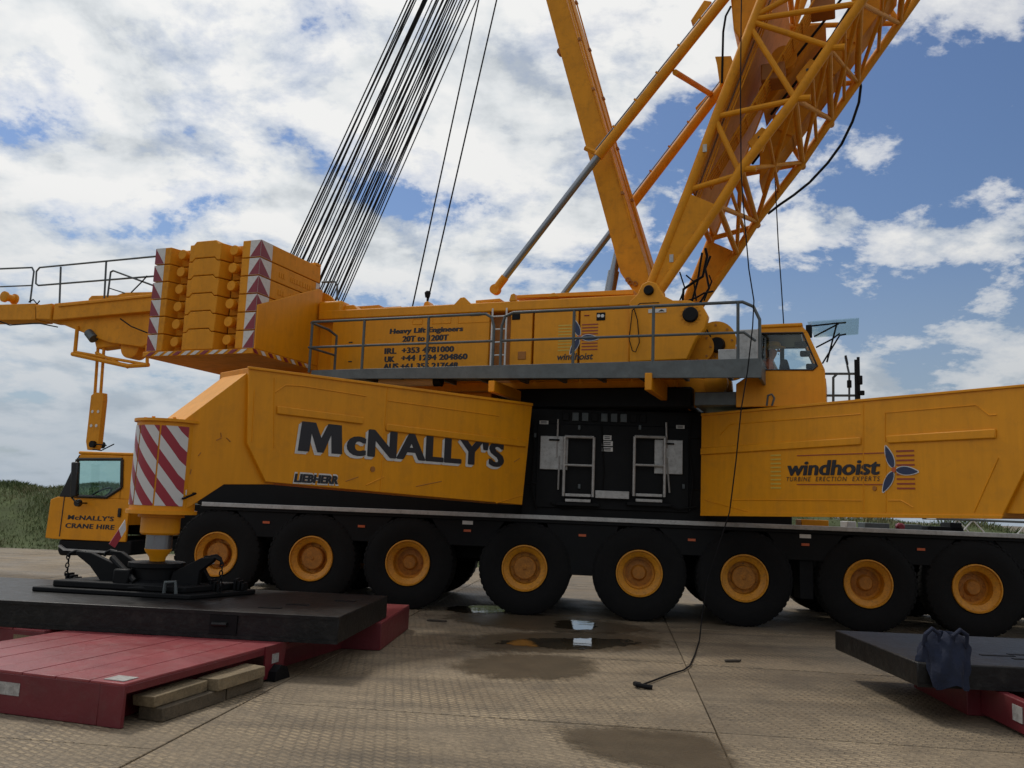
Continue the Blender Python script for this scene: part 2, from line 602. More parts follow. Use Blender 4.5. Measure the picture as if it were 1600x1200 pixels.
def panel_material():
    m = bpy.data.materials.new('ground_panel')
    m.use_nodes = True
    nt = m.node_tree
    N, L = nt.nodes.new, nt.links.new
    b = nt.nodes['Principled BSDF']
    tcn = N('ShaderNodeTexCoord')
    oi = N('ShaderNodeObjectInfo')
    geo = N('ShaderNodeNewGeometry')

    def noise(sock, scale, detail=8, rough=0.6, dist=0.0):
        n = N('ShaderNodeTexNoise')
        n.inputs['Scale'].default_value = scale
        n.inputs['Detail'].default_value = detail
        n.inputs['Roughness'].default_value = rough
        n.inputs['Distortion'].default_value = dist
        L(sock, n.inputs['Vector'])
        return n.outputs[0]

    def ramp(sock, stops):
        n = N('ShaderNodeValToRGB')
        while len(n.color_ramp.elements) < len(stops):
            n.color_ramp.elements.new(0.5)
        for e, (p, c) in zip(n.color_ramp.elements, stops):
            e.position = p
            e.color = (c if isinstance(c, tuple) else (c, c, c)) + (1,)
        L(sock, n.inputs[0])
        return n.outputs[0]

    def mix(fac, a, c, bt='MIX'):
        n = N('ShaderNodeMix')
        n.data_type = 'RGBA'
        n.blend_type = bt
        if isinstance(fac, float):
            n.inputs[0].default_value = fac
        else:
            L(fac, n.inputs[0])
        for i, v in ((6, a), (7, c)):
            if isinstance(v, tuple):
                n.inputs[i].default_value = v + (1,)
            else:
                L(v, n.inputs[i])
        return n.outputs[2]

    def wave(ang, scale):
        mp = N('ShaderNodeMapping')
        mp.inputs['Rotation'].default_value = (0, 0, math.radians(ang))
        L(tcn.outputs['Object'], mp.inputs[0])
        w = N('ShaderNodeTexWave')
        w.inputs['Scale'].default_value = scale
        w.inputs['Distortion'].default_value = 0.8
        w.inputs['Detail'].default_value = 1
        w.inputs['Detail Scale'].default_value = 3
        L(mp.outputs[0], w.inputs[0])
        return w.outputs['Fac']
    pos = geo.outputs['Position']
    base = ramp(noise(pos, 0.55, 9, 0.62), [(0.3, (0.150, 0.112, 0.070)), (0.5, (0.215, 0.165, 0.106)), (0.72, (0.285, 0.225, 0.152))])
    fine = ramp(noise(pos, 26, 6, 0.7), [(0.3, 0.62), (0.68, 1.22)])
    col = mix(1.0, base, fine, 'MULTIPLY')
    smear = ramp(noise(pos, 1.7, 10, 0.72, 0.6), [(0.50, 0.0), (0.68, 0.75)])
    col = mix(smear, col, (0.095, 0.075, 0.052))
    tone = N('ShaderNodeMapRange')
    tone.inputs[3].default_value = 0.86
    tone.inputs[4].default_value = 1.1
    L(oi.outputs['Random'], tone.inputs[0])
    col = mix(1.0, col, tone.outputs[0], 'MULTIPLY')
    def lugs(ang, w_, h_):
        mp = N('ShaderNodeMapping')
        mp.inputs['Rotation'].default_value = (0, 0, math.radians(ang))
        L(tcn.outputs['Object'], mp.inputs[0])
        nd = N('ShaderNodeTexNoise')
        nd.inputs['Scale'].default_value = 6.0
        L(mp.outputs[0], nd.inputs['Vector'])
        ml = N('ShaderNodeVectorMath')
        ml.operation = 'MULTIPLY_ADD'
        L(nd.outputs['Color'], ml.inputs[0])
        ml.inputs[1].default_value = (0.02, 0.02, 0.0)
        L(mp.outputs[0], ml.inputs[2])
        bt = N('ShaderNodeTexBrick')
        bt.inputs['Color1'].default_value = (1, 1, 1, 1)
        bt.inputs['Color2'].default_value = (0.7, 0.7, 0.7, 1)
        bt.inputs['Mortar'].default_value = (0, 0, 0, 1)
        bt.inputs['Scale'].default_value = 1.0
        bt.inputs['Mortar Size'].default_value = 0.016
        bt.inputs['Mortar Smooth'].default_value = 0.6
        bt.inputs['Brick Width'].default_value = w_
        bt.inputs['Row Height'].default_value = h_
        L(ml.outputs[0], bt.inputs[0])
        return bt.outputs['Color']
    tr = ramp(lugs(28, 0.10, 0.055), [(0.1, 0.0), (0.8, 1.0)])
    trk = N('ShaderNodeMapping')
    trk.inputs['Rotation'].default_value = (0, 0, math.radians(6))
    trk.inputs['Scale'].default_value = (0.22, 2.4, 1.0)
    L(pos, trk.inputs[0])
    tracks = ramp(noise(trk.outputs[0], 1.0, 8, 0.6), [(0.50, 0.0), (0.66, 0.55)])
    col = mix(tracks, col, (0.085, 0.066, 0.044))
    worn = ramp(noise(pos, 0.9, 5), [(0.38, 0.1), (0.62, 1.0)])
    trw = mix(1.0, tr, worn, 'MULTIPLY')
    col = mix(trw, col, mix(1.0, col, (1.7, 1.66, 1.58), 'MULTIPLY'))
    L(col, b.inputs['Base Color'])
    rg = ramp(noise(pos, 1.1, 6), [(0.35, 0.55), (0.65, 0.85)])
    L(rg, b.inputs['Roughness'])
    add = N('ShaderNodeMath')
    add.operation = 'MULTIPLY_ADD'
    L(noise(pos, 45, 6), add.inputs[0])
    add.inputs[1].default_value = 0.55
    L(trw, add.inputs[2])
    bp = N('ShaderNodeBump')
    bp.inputs['Strength'].default_value = 0.8
    bp.inputs['Distance'].default_value = 0.024
    L(add.outputs[0], bp.inputs['Height'])
    L(bp.outputs[0], b.inputs['Normal'])
    MATS['ground_panel'] = m


panel_material()
G = Fr(1.62, 6.72, 7.0)
pw, pd = 3.65, 2.9
pm = MB().box(W0, 0.005, pw - 0.005, 0.005, pd - 0.005, -0.05, 0.0)
proto = None
for ci in range(-8, 9):
    for ri in range(-4, 6):
        st = -1.42 if ci % 3 == 1 else 0.0
        x, y = ci * pw, ri * pd + st
        if proto is None:
            proto = pm.build('ground_panel', 'ground_panel', g, 0.006)
            o = proto
        else:
            o = proto.copy()
            COL.objects.link(o)
            o.parent = g
        p = G.w(x, y, -random.random() * 0.006)
        o.location = p
        o.rotation_euler = (random.uniform(-.0012, .0012), random.uniform(-.0012, .0012), math.radians(-7.0))

GB = Fr(0, 22.35, 2.5)


def bank_h(x, y):
    t = max(0.0, min(1.0, y / 4.6))
    t = t * t * (3 - 2 * t)
    n = 0.12 * math.sin(x * 0.9) * math.sin(y * 1.3 + x * 0.3) + 0.08 * math.sin(x * 2.3 + 1) + 0.10 * math.sin(x * 0.31)
    return -0.06 + t * (1.62 + n) - max(0.0, min(1.2, (y - 5.0) * 0.25))


bk = MB()
nx, ny = 120, 22
xs = [-75 + 150 * i / nx for i in range(nx + 1)]
ysb = [0 + 5.5 * j / 14 for j in range(15)] + [7, 10, 16, 30, 60, 120, 400]
for y in ysb:
    for x in xs:
        bk.v.append(GB.w(x, y, bank_h(x, y)))
for j in range(len(ysb) - 1):
    for i in range(nx):
        a = j * (nx + 1) + i
        bk.f.append((a, a + 1, a + nx + 2, a + nx + 1))
material('bank_soil', (0.06, 0.08, 0.025), 0.95, var=0.4, vscale=1.2, dirt=(0.08, 0.075, 0.04), dirt_amt=0.6, bump=0.4, bscale=8)
b_ = bk.build('grass_bank', 'bank_soil')
b_['kind'] = 'structure'


def grass_material():
    m = bpy.data.materials.new('grass')
    m.use_nodes = True
    nt = m.node_tree
    b = nt.nodes['Principled BSDF']
    b.inputs['Roughness'].default_value = 0.75
    geo = nt.nodes.new('ShaderNodeNewGeometry')
    nz = nt.nodes.new('ShaderNodeTexNoise')
    nz.inputs['Scale'].default_value = 0.9
    nz.inputs['Detail'].default_value = 6
    nt.links.new(geo.outputs['Position'], nz.inputs['Vector'])
    n2 = nt.nodes.new('ShaderNodeMath')
    n2.operation = 'MULTIPLY_ADD'
    nt.links.new(geo.outputs['Random Per Island'], n2.inputs[0])
    n2.inputs[1].default_value = 0.35
    nt.links.new(nz.outputs[0], n2.inputs[2])
    r = nt.nodes.new('ShaderNodeValToRGB')
    st = [(0.38, (0.045, 0.070, 0.020)), (0.60, (0.085, 0.120, 0.034)), (0.78, (0.13, 0.150, 0.055)), (0.95, (0.22, 0.195, 0.105))]
    while len(r.color_ramp.elements) < 4:
        r.color_ramp.elements.new(0.5)
    for e, (p, c) in zip(r.color_ramp.elements, st):
        e.position = p
        e.color = c + (1,)
    nt.links.new(n2.outputs[0], r.inputs[0])
    nt.links.new(r.outputs[0], b.inputs['Base Color'])
    MATS['grass'] = m


grass_material()
gr = MB()
rg = random.Random(3)
for i in range(62000):
    x = rg.uniform(-24, -8) if i % 2 == 0 else rg.uniform(-8, 32)
    y = rg.uniform(0.02, 5.6) if i % 5 else rg.uniform(4.0, 5.2)
    z = bank_h(x, y)
    h = rg.uniform(0.07, 0.18) * (1.0 + 0.5 * math.sin(x * 1.7 + y * 2)) * (0.4 if y < 0.35 else 1)
    a = rg.uniform(0, 6.283)
    le = h * rg.uniform(0.2, 0.75)
    w = rg.uniform(0.006, 0.016)
    p = GB.w(x, y, z - 0.02)
    dx, dy = math.cos(a), math.sin(a)
    k = len(gr.v)
    gr.v += [p + Vector((-dy * w, dx * w, 0)), p + Vector((dy * w, -dx * w, 0)), p + Vector((dx * le * .45 + dy * w * .7, dy * le * .45 - dx * w * .7, h * .65)), p + Vector((dx * le, dy * le, h))]
    gr.f += [(k, k + 1, k + 2), (k, k + 2, k + 3)]
me = bpy.data.meshes.new('tall_grass')
me.from_pydata(gr.v, [], gr.f)
me.materials.append(MATS['grass'])
o = bpy.data.objects.new('tall_grass', me)
COL.objects.link(o)
o['kind'] = 'stuff'
tag(o, 'rough tall green grass covering the bank behind the pad', 'grass')

# ---- wet patches and standing water on the panels
def wet_mat(name, col, rough, spec, lo, hi, amax):
    m = material(name, col, rough, var=0.25, vscale=3, spec=spec, bump=0.06 if rough < 0.2 else 0.35, bscale=5 if rough < 0.2 else 40)
    nt = m.node_tree
    N, L = nt.nodes.new, nt.links.new
    b = nt.nodes['Principled BSDF']
    at_ = N('ShaderNodeAttribute')
    at_.attribute_name = 'inside'
    geo = N('ShaderNodeNewGeometry')
    nz = N('ShaderNodeTexNoise')
    nz.inputs['Scale'].default_value = 5.0
    nz.inputs['Detail'].default_value = 9
    nz.inputs['Roughness'].default_value = 0.65
    L(geo.outputs['Position'], nz.inputs['Vector'])
    ad = N('ShaderNodeMath')
    ad.operation = 'MULTIPLY_ADD'
    L(nz.outputs[0], ad.inputs[0])
    ad.inputs[1].default_value = 1.5
    L(at_.outputs['Fac'], ad.inputs[2])
    mr = N('ShaderNodeMapRange')
    mr.interpolation_type = 'SMOOTHSTEP'
    mr.inputs[1].default_value = lo
    mr.inputs[2].default_value = hi
    mr.inputs[4].default_value = amax
    L(ad.outputs[0], mr.inputs[0])
    L(mr.outputs[0], b.inputs['Alpha'])
    return m


wet_mat('damp', (0.105, 0.078, 0.048), 0.42, 0.45, 0.75, 1.45, 0.72)
wet_mat('water', (0.045, 0.035, 0.022), 0.03, 0.9, 1.12, 1.28, 1.0)


def blob(name, mat, px, z, label, seed):
    r = random.Random(seed)
    c = [atz(a, b, 0) for a, b in px]
    n = len(c)
    cx = sum(p[0] for p in c) / n
    cy = sum(p[1] for p in c) / n
    pts = []
    for i in range(n):
        p0, p1, p2, p3 = (Vector(c[(i + k) % n]) for k in (-1, 0, 1, 2))
        for t in (0, .2, .4, .6, .8):
            q = 0.5 * ((2 * p1) + (p2 - p0) * t + (2 * p0 - 5 * p1 + 4 * p2 - p3) * t * t + (3 * p1 - p0 - 3 * p2 + p3) * t ** 3)
            pts.append(q)
    m = len(pts)
    mb = MB()
    rings = ((1.22, 0.0), (0.95, 0.45), (0.6, 0.9))
    ins = []
    for f, e in rings:
        for q in pts:
            mb.v.append(Vector((cx + (q.x - cx) * f, cy + (q.y - cy) * f, z)))
            ins.append(e)
    mb.v.append(Vector((cx, cy, z)))
    ins.append(1.0)
    for k in range(2):
        for i in range(m):
            mb.f.append((k * m + i, k * m + (i + 1) % m, (k + 1) * m + (i + 1) % m, (k + 1) * m + i))
    for i in range(m):
        mb.f.append((2 * m + i, 2 * m + (i + 1) % m, 3 * m))
    o = mb.build(name, mat, smooth=False)
    at_ = o.data.attributes.new('inside', 'FLOAT', 'POINT')
    at_.data.foreach_set('value', ins)
    o['kind'] = 'structure'
    return o


blob('damp_patch', 'damp', [(725, 1000), (780, 990), (860, 988), (960, 990), (1020, 1000), (1015, 1012), (930, 1018), (820, 1019), (750, 1012)], 0.0035, '', 1)
blob('damp_patch', 'damp', [(712, 1040), (760, 1026), (830, 1023), (915, 1030), (922, 1045), (900, 1058), (830, 1062), (760, 1056)], 0.0035, '', 2)
blob('damp_patch', 'damp', [(880, 1140), (960, 1137), (1060, 1143), (1115, 1158), (1142, 1190), (1130, 1215), (1040, 1200), (950, 1185), (905, 1165)], 0.0035, '', 3)
blob('damp_patch', 'damp', [(700, 962), (800, 958), (930, 968), (1010, 985), (960, 990), (850, 986), (740, 975)], 0.0035, '', 5)
blob('puddle', 'water', [(768, 1004), (830, 998), (900, 997), (975, 1000), (1000, 1006), (960, 1012), (900, 1016), (830, 1012)], 0.0055, '', 4)
blob('puddle', 'water', [(866, 974), (880, 969), (910, 969), (932, 975), (930, 983), (900, 985), (872, 982)], 0.0055, '', 6)
blob('puddle', 'water', [(690, 950), (760, 946), (800, 952), (790, 957), (730, 958)], 0.0055, '', 8)

# ================================================================ MOBILE CRANE
CR = thing('mobile_crane', S.w(0, 0, 0), 'huge yellow eight-axle mobile crane with lattice boom standing on spread outriggers', 'crane')

# ---- wheels
WX = [-4.83, -3.31, -1.80, -.02, 1.68, 3.2, 4.94, 6.43, 7.95]
tyre = MB()
prof = [(0.03, 0.335), (0.0, 0.36), (-0.012, 0.45), (-0.018, 0.54), (0.0, 0.625), (0.02, 0.676), (0.055, 0.689), (0.355, 0.689), (0.39, 0.676), (0.41, 0.62), (0.42, 0.5), (0.40, 0.36)]
tyre.lathe((0, 0, 0), (0, 1, 0), prof, 56, False)
for k in range(44):                                           # tread blocks
    a = 2 * math.pi * k / 44
    for (y0, y1, sk) in ((0.005, 0.19, 0.045), (0.22, 0.405, -0.045)):
        ps = []
        for rr in (0.66, 0.693):
            for (yy, da) in ((y0, sk), (y1, 0.0), (y1, 0.085), (y0, sk + 0.085)):
                inset = 0.018 if rr > .66 else 0
                yq = yy + (inset if yy == (y0 if y0 < .1 else -1) else 0) - (inset if yy == (y1 if y1 > .3 else -1) else 0)
                ps.append((rr * math.cos(a + da), yq, rr * math.sin(a + da)))
        tyre.add(ps, [(0, 1, 2, 3), (4, 5, 6, 7), (0, 1, 5, 4), (1, 2, 6, 5), (2, 3, 7, 6), (3, 0, 4, 7)])
rimA = MB().lathe((0, 0, 0), (0, 1, 0), [(0.2, 0.345), (0.03, 0.345), (-0.012, 0.342), (-0.015, 0.325), (0.012, 0.315), (0.03, 0.275), (0.06, 0.238), (0.17, 0.228), (0.175, 0.0)], 40)
rimB = MB().lathe((0, 0, 0), (0, 1, 0), [(0.2, 0.345), (0.03, 0.345), (-0.012, 0.342), (-0.015, 0.325), (0.012, 0.315), (0.03, 0.275), (0.06, 0.238), (0.22, 0.228), (0.225, 0.0)], 40)
hubA = MB().lathe((0, 0, 0), (0, 1, 0), [(0.18, 0.175), (0.07, 0.172), (0.055, 0.158), (0.055, 0.03), (0.04, 0.022), (0.04, 0.0)], 32)
hubB = MB().lathe((0, 0, 0), (0, 1, 0), [(0.23, 0.20), (0.19, 0.195), (0.18, 0.12), (0.14, 0.105), (0.125, 0.09), (0.125, 0.0)], 28)
for hb, rr, yy in ((hubA, 0.20, 0.165), (hubB, 0.165, 0.19)):
    for k in range(10):
        a = 2 * math.pi * k / 10 + .2
        hb.lathe((rr * math.cos(a), yy - 0.02, rr * math.sin(a)), (0, 1, 0), [(0, 0.013), (0.03, 0.013)], 6)
zero = thing('tmp', (0, 0, 0), '', '')
pt = tyre.build('wheel', 'rubber', zero)
pra, prb = rimA.build('rim', 'yellow_rim', zero), rimB.build('rim', 'yellow_rim', zero)
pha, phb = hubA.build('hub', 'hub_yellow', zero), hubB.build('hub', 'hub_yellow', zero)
for i, x in enumerate(WX[:9]):
    for side in (0, 1):
        w = pt.copy()
        COL.objects.link(w)
        w.parent = CR
        w.location = K.w(x, 0 if side == 0 else 3.0, 0.69) - CR.location
        w.rotation_euler = (0, random.uniform(0, 6), math.radians(-K.yaw + (0 if side == 0 else 180)))
        ab = i in (0, 1, 3, 5)
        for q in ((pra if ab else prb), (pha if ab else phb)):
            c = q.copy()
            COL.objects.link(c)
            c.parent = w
for q in (pt, pra, prb, pha, phb, zero):
    bpy.data.objects.remove(q)

# ---- chassis
cb = MB()
cb.box(K, -6.6, 9.6, 0.75, 2.25, 1.02, 1.43)
for x in WX:
    cb.tube(K.w(x, .3, .69), K.w(x, 2.7, .69), 0.10, 10)
    cb.box(K, x - .22, x + .22, 0.55, 1.0, 0.5, 1.02)
    cb.box(K, x - .22, x + .22, 2.0, 2.45, 0.5, 1.02)
ch = cb.build('chassis_frame', 'black', CR, 0.01)
MB().prism(K, [(-5.35, 1.435), (3.95, 1.435), (3.95, 1.62), (-.1, 1.75), (-.1, 2.3), (-4.2, 2.3), (-4.75, 2.15), (-5.4, 1.62)], 0.32, 2.68).build('upper_chassis', 'black', CR, 0.02)
MB().box(K, -5.15, 9.6, 0.0, 0.5, 1.37, 1.428).build('side_deck', 'black', CR, 0.005)
MB().box(K, K.at(315, 788, -.03)[0], 9.6, -0.03, -0.002, 1.42, 1.485).build('side_rail', 'alu', CR, 0.006)
MB().box(K, -5.0, 9.6, 2.5, 2.98, 1.37, 1.43).build('side_deck', 'black', CR, 0.005)
for i, (a, b) in enumerate(zip(WX[:-1], WX[1:])):
    m = (a + b) / 2
    gp = (b - a) / 2 - .69
    wt_ = 0.46 + gp * .5
    zb = 0.98 if i != 3 else 0.62
    wb = max(0.10, gp + .12)
    MB().prism(K, [(m - wt_, 1.37), (m + wt_, 1.37), (m + wb + .06, zb + .12), (m + wb, zb), (m - wb, zb), (m - wb - .06, zb + .12)], 0.03, 0.09).build('mudguard', 'black', CR, 0.008)
    MB().prism(K, [(m - wt_, 1.37), (m + wt_, 1.37), (m + wb, zb + .2), (m - wb, zb + .2)], 2.9, 2.96).build('mudguard', 'black', CR, 0.008)
    MB().box(K, m - .055, m + .055, 0.018, 0.03, 1.19, 1.225).build('side_reflector', 'reflector', CR)
    if i in (2, 5):
        MB().box(K, m - .08, m + .08, 0.02, 0.03, 1.30, 1.355).build('warning_plate', 'white', CR)
MB().box(K, 4.0, 4.2, 0.1, 0.5, 0.42, 1.05).build('mud_flap', 'black', CR, 0.01)
for x in (-.9, 2.45, 5.7):
    MB().box(K, x - .35, x + .35, .9, 2.1, .45 if x > 0 else .7, 1.02).build('axle_gearbox', 'black', CR, 0.05)

# ---- pedestal with slew ring
pp = [(-.11, 1.45), (-.11, 3.06), (-.04, 3.12), (2.66, 3.12), (2.66, 1.45)]
MB().prism(K, pp, 0.12, 2.9).build('pedestal', 'black', CR, 0.02)
MB().prism(K, [(0.1, 1.6), (0.1, 2.88), (2.4, 2.88), (2.4, 1.6)], 0.09, 0.121).build('pedestal_door', 'black', CR, 0.01)
MB().lathe(S.w(0, 0, 3.0), (0, 0, 1), [(0, 1.38), (0.2, 1.38), (0.21, 1.26), (0.42, 1.26)], 64).build('slew_ring', 'black', CR)
for (x0, x1) in (((880, 926)), ((990, 1038))):
    a, b = K.at(x0, 775, -.02), K.at(x1, 775, -.02)
    zt = K.at(x0, 682, -.02)[1]
    zb = a[1]
    f = MB()
    f.tube(K.w(a[0], -.02, zb), K.w(a[0], -.02, zt), .022, 8).tube(K.w(b[0], -.02, zb), K.w(b[0], -.02, zt), .022, 8)
    f.tube(K.w(a[0], -.02, zt), K.w(b[0], -.02, zt), .022, 8).tube(K.w(a[0], -.02, (zb + zt) / 2 + .02), K.w(b[0], -.02, (zb + zt) / 2 + .02), .018, 8)
    fo = f.build('access_gate', 'alu', CR)
    for zz in (zb + .02, zb - .06):
        MB().box(K, a[0] + .03, b[0] - .03, -.04, .02, zz - .022, zz + .022).build('step', 'alu', fo, 0.005)
    MB().box(K, a[0] - .1, b[0] + .1, -.03, .09, zb - .14, zb - .09).build('step_bracket', 'black', fo, 0.005)
for (p0, p1) in (((843, 733), (888, 682)), ((1022, 740), (1067, 688))):
    a, b = K.at(*p0, .05), K.at(*p1, .05)
    pn = MB().box(K, a[0], b[0], .04, .088, a[1], b[1]).build('equipment_cover', 'alu', CR, 0.008)
    MB().tube(K.w((a[0] + b[0]) / 2 - .08, .02, b[1] - .06), K.w((a[0] + b[0]) / 2 + .08, .02, b[1] - .06), .014, 6).build('handle', 'black', pn)
for (p0, p1) in (((872, 655), (870, 715)), ((874, 712), (872, 765)), ((1041, 660), (1042, 700)), ((1042, 715), (1046, 770))):
    a, b = K.at(*p0, .04), K.at(*p1, .04)
    MB().tube(K.w(a[0], .04, a[1]), K.w(b[0], .04, b[1]), .014, 6).build('grab_handle', 'alu', CR)
for (x, y, w, h) in ((949, 684, 13, 7), (949, 693, 17, 7), (949, 702, 17, 6), (850, 660, 14, 5), (1063, 667, 13, 5)):
    a, b = K.at(x - w / 2, y + h / 2, .085), K.at(x + w / 2, y - h / 2, .085)
    pl = MB().box(K, a[0], b[0], .080, .089, a[1], b[1]).build('sign_plate', 'white', CR)
    for t in (.25, .6):
        MB().box(K, a[0] + (b[0] - a[0]) * .15, a[0] + (b[0] - a[0]) * .8, .076, .081, a[1] + (b[1] - a[1]) * t, a[1] + (b[1] - a[1]) * (t + .18)).build('print_line', 'ink', pl)
a, b = K.at(930, 778, 0), K.at(983, 768, 0)
MB().box(K, a[0], b[0], -.02, .09, a[1], b[1]).build('tread_plate', 'alu', CR, .005)

for k in range(9):
    a = K.at(885 + 15 * k, 627, .1)
    MB().box(K, a[0] - .05, a[0] + .05, .085, .122, 2.93, 3.06).build('louvre', 'rail_grey' if k in (1, 2, 4, 5, 6) else 'black', CR, .006)
for z_ in (1.95, 2.72):
    MB().tube(K.w(-.08, .10, z_), K.w(2.62, .10, z_), .009, 6).build('panel_seam', 'black_gloss', CR)
for pts, r in (([(832, 660), (835, 700), (830, 760), (838, 795)], .016), ([(1080, 650), (1076, 700), (1083, 750), (1078, 798)], .016), ([(1040, 790), (1060, 796), (1088, 792)], .02), ([(860, 786), (880, 794), (900, 790)], .018), ([(940, 660), (944, 740), (941, 768)], .010)):
    q = [K.at(*p, .07) for p in pts]
    MB().path([K.w(x, .07, z) for x, z in q], r, 6).build('hydraulic_hose', 'rubber', CR)
for (px, py) in ((905, 668), (1000, 668), (905, 760), (1068, 760), (836, 680)):
    a = K.at(px, py, .07)
    MB().box(K, a[0] - .02, a[0] + .02, .06, .09, a[1] - .035, a[1] + .035).build('door_latch', 'rail_grey', CR, .005)

# ---- outrigger beams
def line_weld(fr, pts, y, parent, r=0.007):
    q = [fr.at(a, b, y) for a, b in pts]
    return MB().path([fr.w(x, y, z) for x, z in q], r, 6).build('weld_seam', 'yellow', parent)


TK = 0.66


def barrel(fr, xc, zt, zb, parent, sgn):
    c = (xc, TK / 2)
    prof = []
    bl = MB().lathe(fr.w(xc, TK / 2, zb), (0, 0, 1), [(0, TK / 2), (zt - zb, TK / 2)], 40).build('end_barrel', 'yellow', parent)
    MB().lathe(fr.w(xc, TK / 2, zt), (0, 0, 1), [(-.005, TK / 2 + .03), (.025, TK / 2 + .03)], 40).build('barrel_cap', 'yellow', parent)
    MB().lathe(fr.w(xc, TK / 2, zb), (0, 0, 1), [(-.04, TK / 2 + .03), (.0, TK / 2 + .03)], 40).build('barrel_foot', 'yellow', parent)
    for k in range(7):
        a = 2 * math.pi * k / 7
        MB().lathe(fr.w(xc + .25 * math.cos(a), TK / 2 + .25 * math.sin(a), zt + .024), (0, 0, 1), [(0, .018), (.025, .018)], 6).build('bolt', 'yellow', parent)
    for (t0, t1) in ((-8, 36), (39, 79), (82, 122)):
        mb = MB()
        uv = []
        n = 10
        r = TK / 2 + .006
        for j in range(2):
            for i in range(n + 1):
                t = math.radians(t0 + (t1 - t0) * i / n)
                if t < 0:
                    p = (xc + r * math.tan(-t) * 1.6 * sgn, TK / 2 - r)
                else:
                    p = (xc - sgn * r * math.sin(t), TK / 2 - r * math.cos(t))
                z = zb + .05 + (zt - zb - .10) * j
                mb.v.append(fr.w(p[0], p[1], z))
                uv.append((-(t0 + (t1 - t0) * i / n) * math.pi / 180 * r, z))
        for i in range(n):
            mb.f.append((i, i + 1, i + n + 2, i + n + 1))
        mb.build('hazard_board', 'hazard', parent, uvs=uv)
    # jack
    ax = fr.w(xc, TK / 2, 0)
    MB().lathe(ax, (0, 0, 1), [(1.16, .185), (1.18, .20), (1.34, .20), (1.345, .235), (zb - .035, .235)], 32).build('jack_housing', 'yellow', parent)
    MB().lathe(ax, (0, 0, 1), [(1.0, .135), (1.17, .135)], 32).build('jack_rod', 'chrome', parent)
    MB().lathe(ax, (0, 0, 1), [(.86, .075), (.92, .085), (.99, .135), (1.01, .14)], 28).build('jack_foot', 'yellow', parent)


# left beam
lo = MB().prism(BL, BL.poly([(389, 574), (832, 632), (816, 789), (415, 753), (386, 692)], -.02), -0.02, TK + .04).build('outrigger_beam', 'yellow', CR, 0.008)
inner = BL.poly([(420, 578), (388, 582), (291, 655)], 0) + [(-.02, 2.36), (-.02, 1.41)] + BL.poly([(274, 803), (300, 791), (352, 757), (430, 757)], 0)
MB().prism(BL, inner, 0.03, TK - .03).build('beam_extension', 'yellow', lo, 0.006)
barrel(BL, 0.0, 2.36, 1.42, lo, 1)
MB().prism(BL, BL.poly([(432, 634), (568, 652), (566, 663), (432, 647)], -.02), -.045, -.021).build('stiffener', 'yellow', lo, .012)
MB().prism(BL, BL.poly([(603, 662), (822, 689), (820, 699), (602, 673)], -.02), -.045, -.021).build('stiffener', 'yellow', lo, .012)
MB().prism(BL, BL.poly([(388, 572), (833, 630), (833, 634), (388, 576)], -.04), -.04, -.018).build('top_flange', 'yellow', lo, .004)
for pts in ([(430, 613), (446, 602), (470, 603), (572, 619)], [(429, 590), (428, 700)], [(606, 604), (594, 768)], [(606, 626), (780, 650)], [(572, 758), (600, 745)], [(775, 786), (816, 774)], [(398, 610), (394, 690)]):
    line_weld(BL, pts, -.022, lo)
h = BL.at(582, 733, -.02)
MB().lathe(BL.w(h[0], -.03, h[1]), tuple(Vector((BL.v[0], BL.v[1], 0))), [(0, .035), (.02, .035)], 16).build('port_cap', 'brown_panel', lo)
MB().box(BL, BL.at(280, 768, 0)[0], BL.at(293, 768, 0)[0], .018, .028, BL.at(280, 773, 0)[1], BL.at(280, 765, 0)[1]).build('sign_plate', 'white', lo)
ha, hb = BL.at(286, 779, -.02), BL.at(305, 771, -.02)
MB().path([BL.w(ha[0], .03, ha[1]), BL.w(ha[0], -.03, ha[1]), BL.w(hb[0], -.03, hb[1]), BL.w(hb[0], .03, hb[1])], .012, 6).build('handle', 'black', lo)
y_ = -.026
p0, p1 = BL.at(466, 704, y_), BL.at(784, 697, y_)


def flat_text(s, fr, y, x0, x1, z0, z1, mat, parent, bold=.03, shear=0., spacing=1.05, dx=0, dz=0, fat=0.0):
    """letters lying on the plane y of a frame; fat thickens every stroke by that many metres"""
    vs, fs = text_geo(s, bold, spacing)
    a0 = min(v.x for v in vs); a1 = max(v.x for v in vs); b0 = min(v.y for v in vs); b1 = max(v.y for v in vs)
    mb = MB()
    offs = [(0, 0)]
    if fat:
        offs += [(-fat, 0), (fat, 0), (-fat, fat * .5), (fat, fat * .5), (-fat, -fat * .5), (fat, -fat * .5), (-2 * fat, 0), (2 * fat, 0)]
    for k, (ox, oz) in enumerate(offs):
        mb.add([fr.w(x0 + (v.x - a0) / (a1 - a0) * (x1 - x0) + shear * (z1 - z0) * (v.y - b0) / (b1 - b0) + dx + ox, y + .0003 * k, z0 + (v.y - b0) / (b1 - b0) * (z1 - z0) + dz + oz) for v in vs], fs)
    return mb.build('lettering', mat, parent, smooth=False)


TZ0, TZ1 = 2.15, 2.50
p0, p1 = (1.39, 0), (4.68, 0)


def big_m(fr, y, x0, x1, z0, z1, mat, parent, dx=0, dz=0):
    w = x1 - x0
    pts = [(0, 0), (.05, 1), (.36, 1), (.5, .50), (.64, 1), (.95, 1), (1, 0), (.75, 0), (.72, .62), (.57, 0), (.43, 0), (.28, .62), (.25, 0)]
    tri = [(0, 1, 11, 12), (1, 2, 11), (2, 3, 10, 11), (3, 9, 10), (3, 4, 8, 9), (4, 5, 8), (5, 6, 7, 8)]
    return MB().add([fr.w(x0 + w * a + dx, y, z0 + (z1 - z0) * b + dz) for a, b in pts], tri).build('lettering', mat, parent, smooth=False)


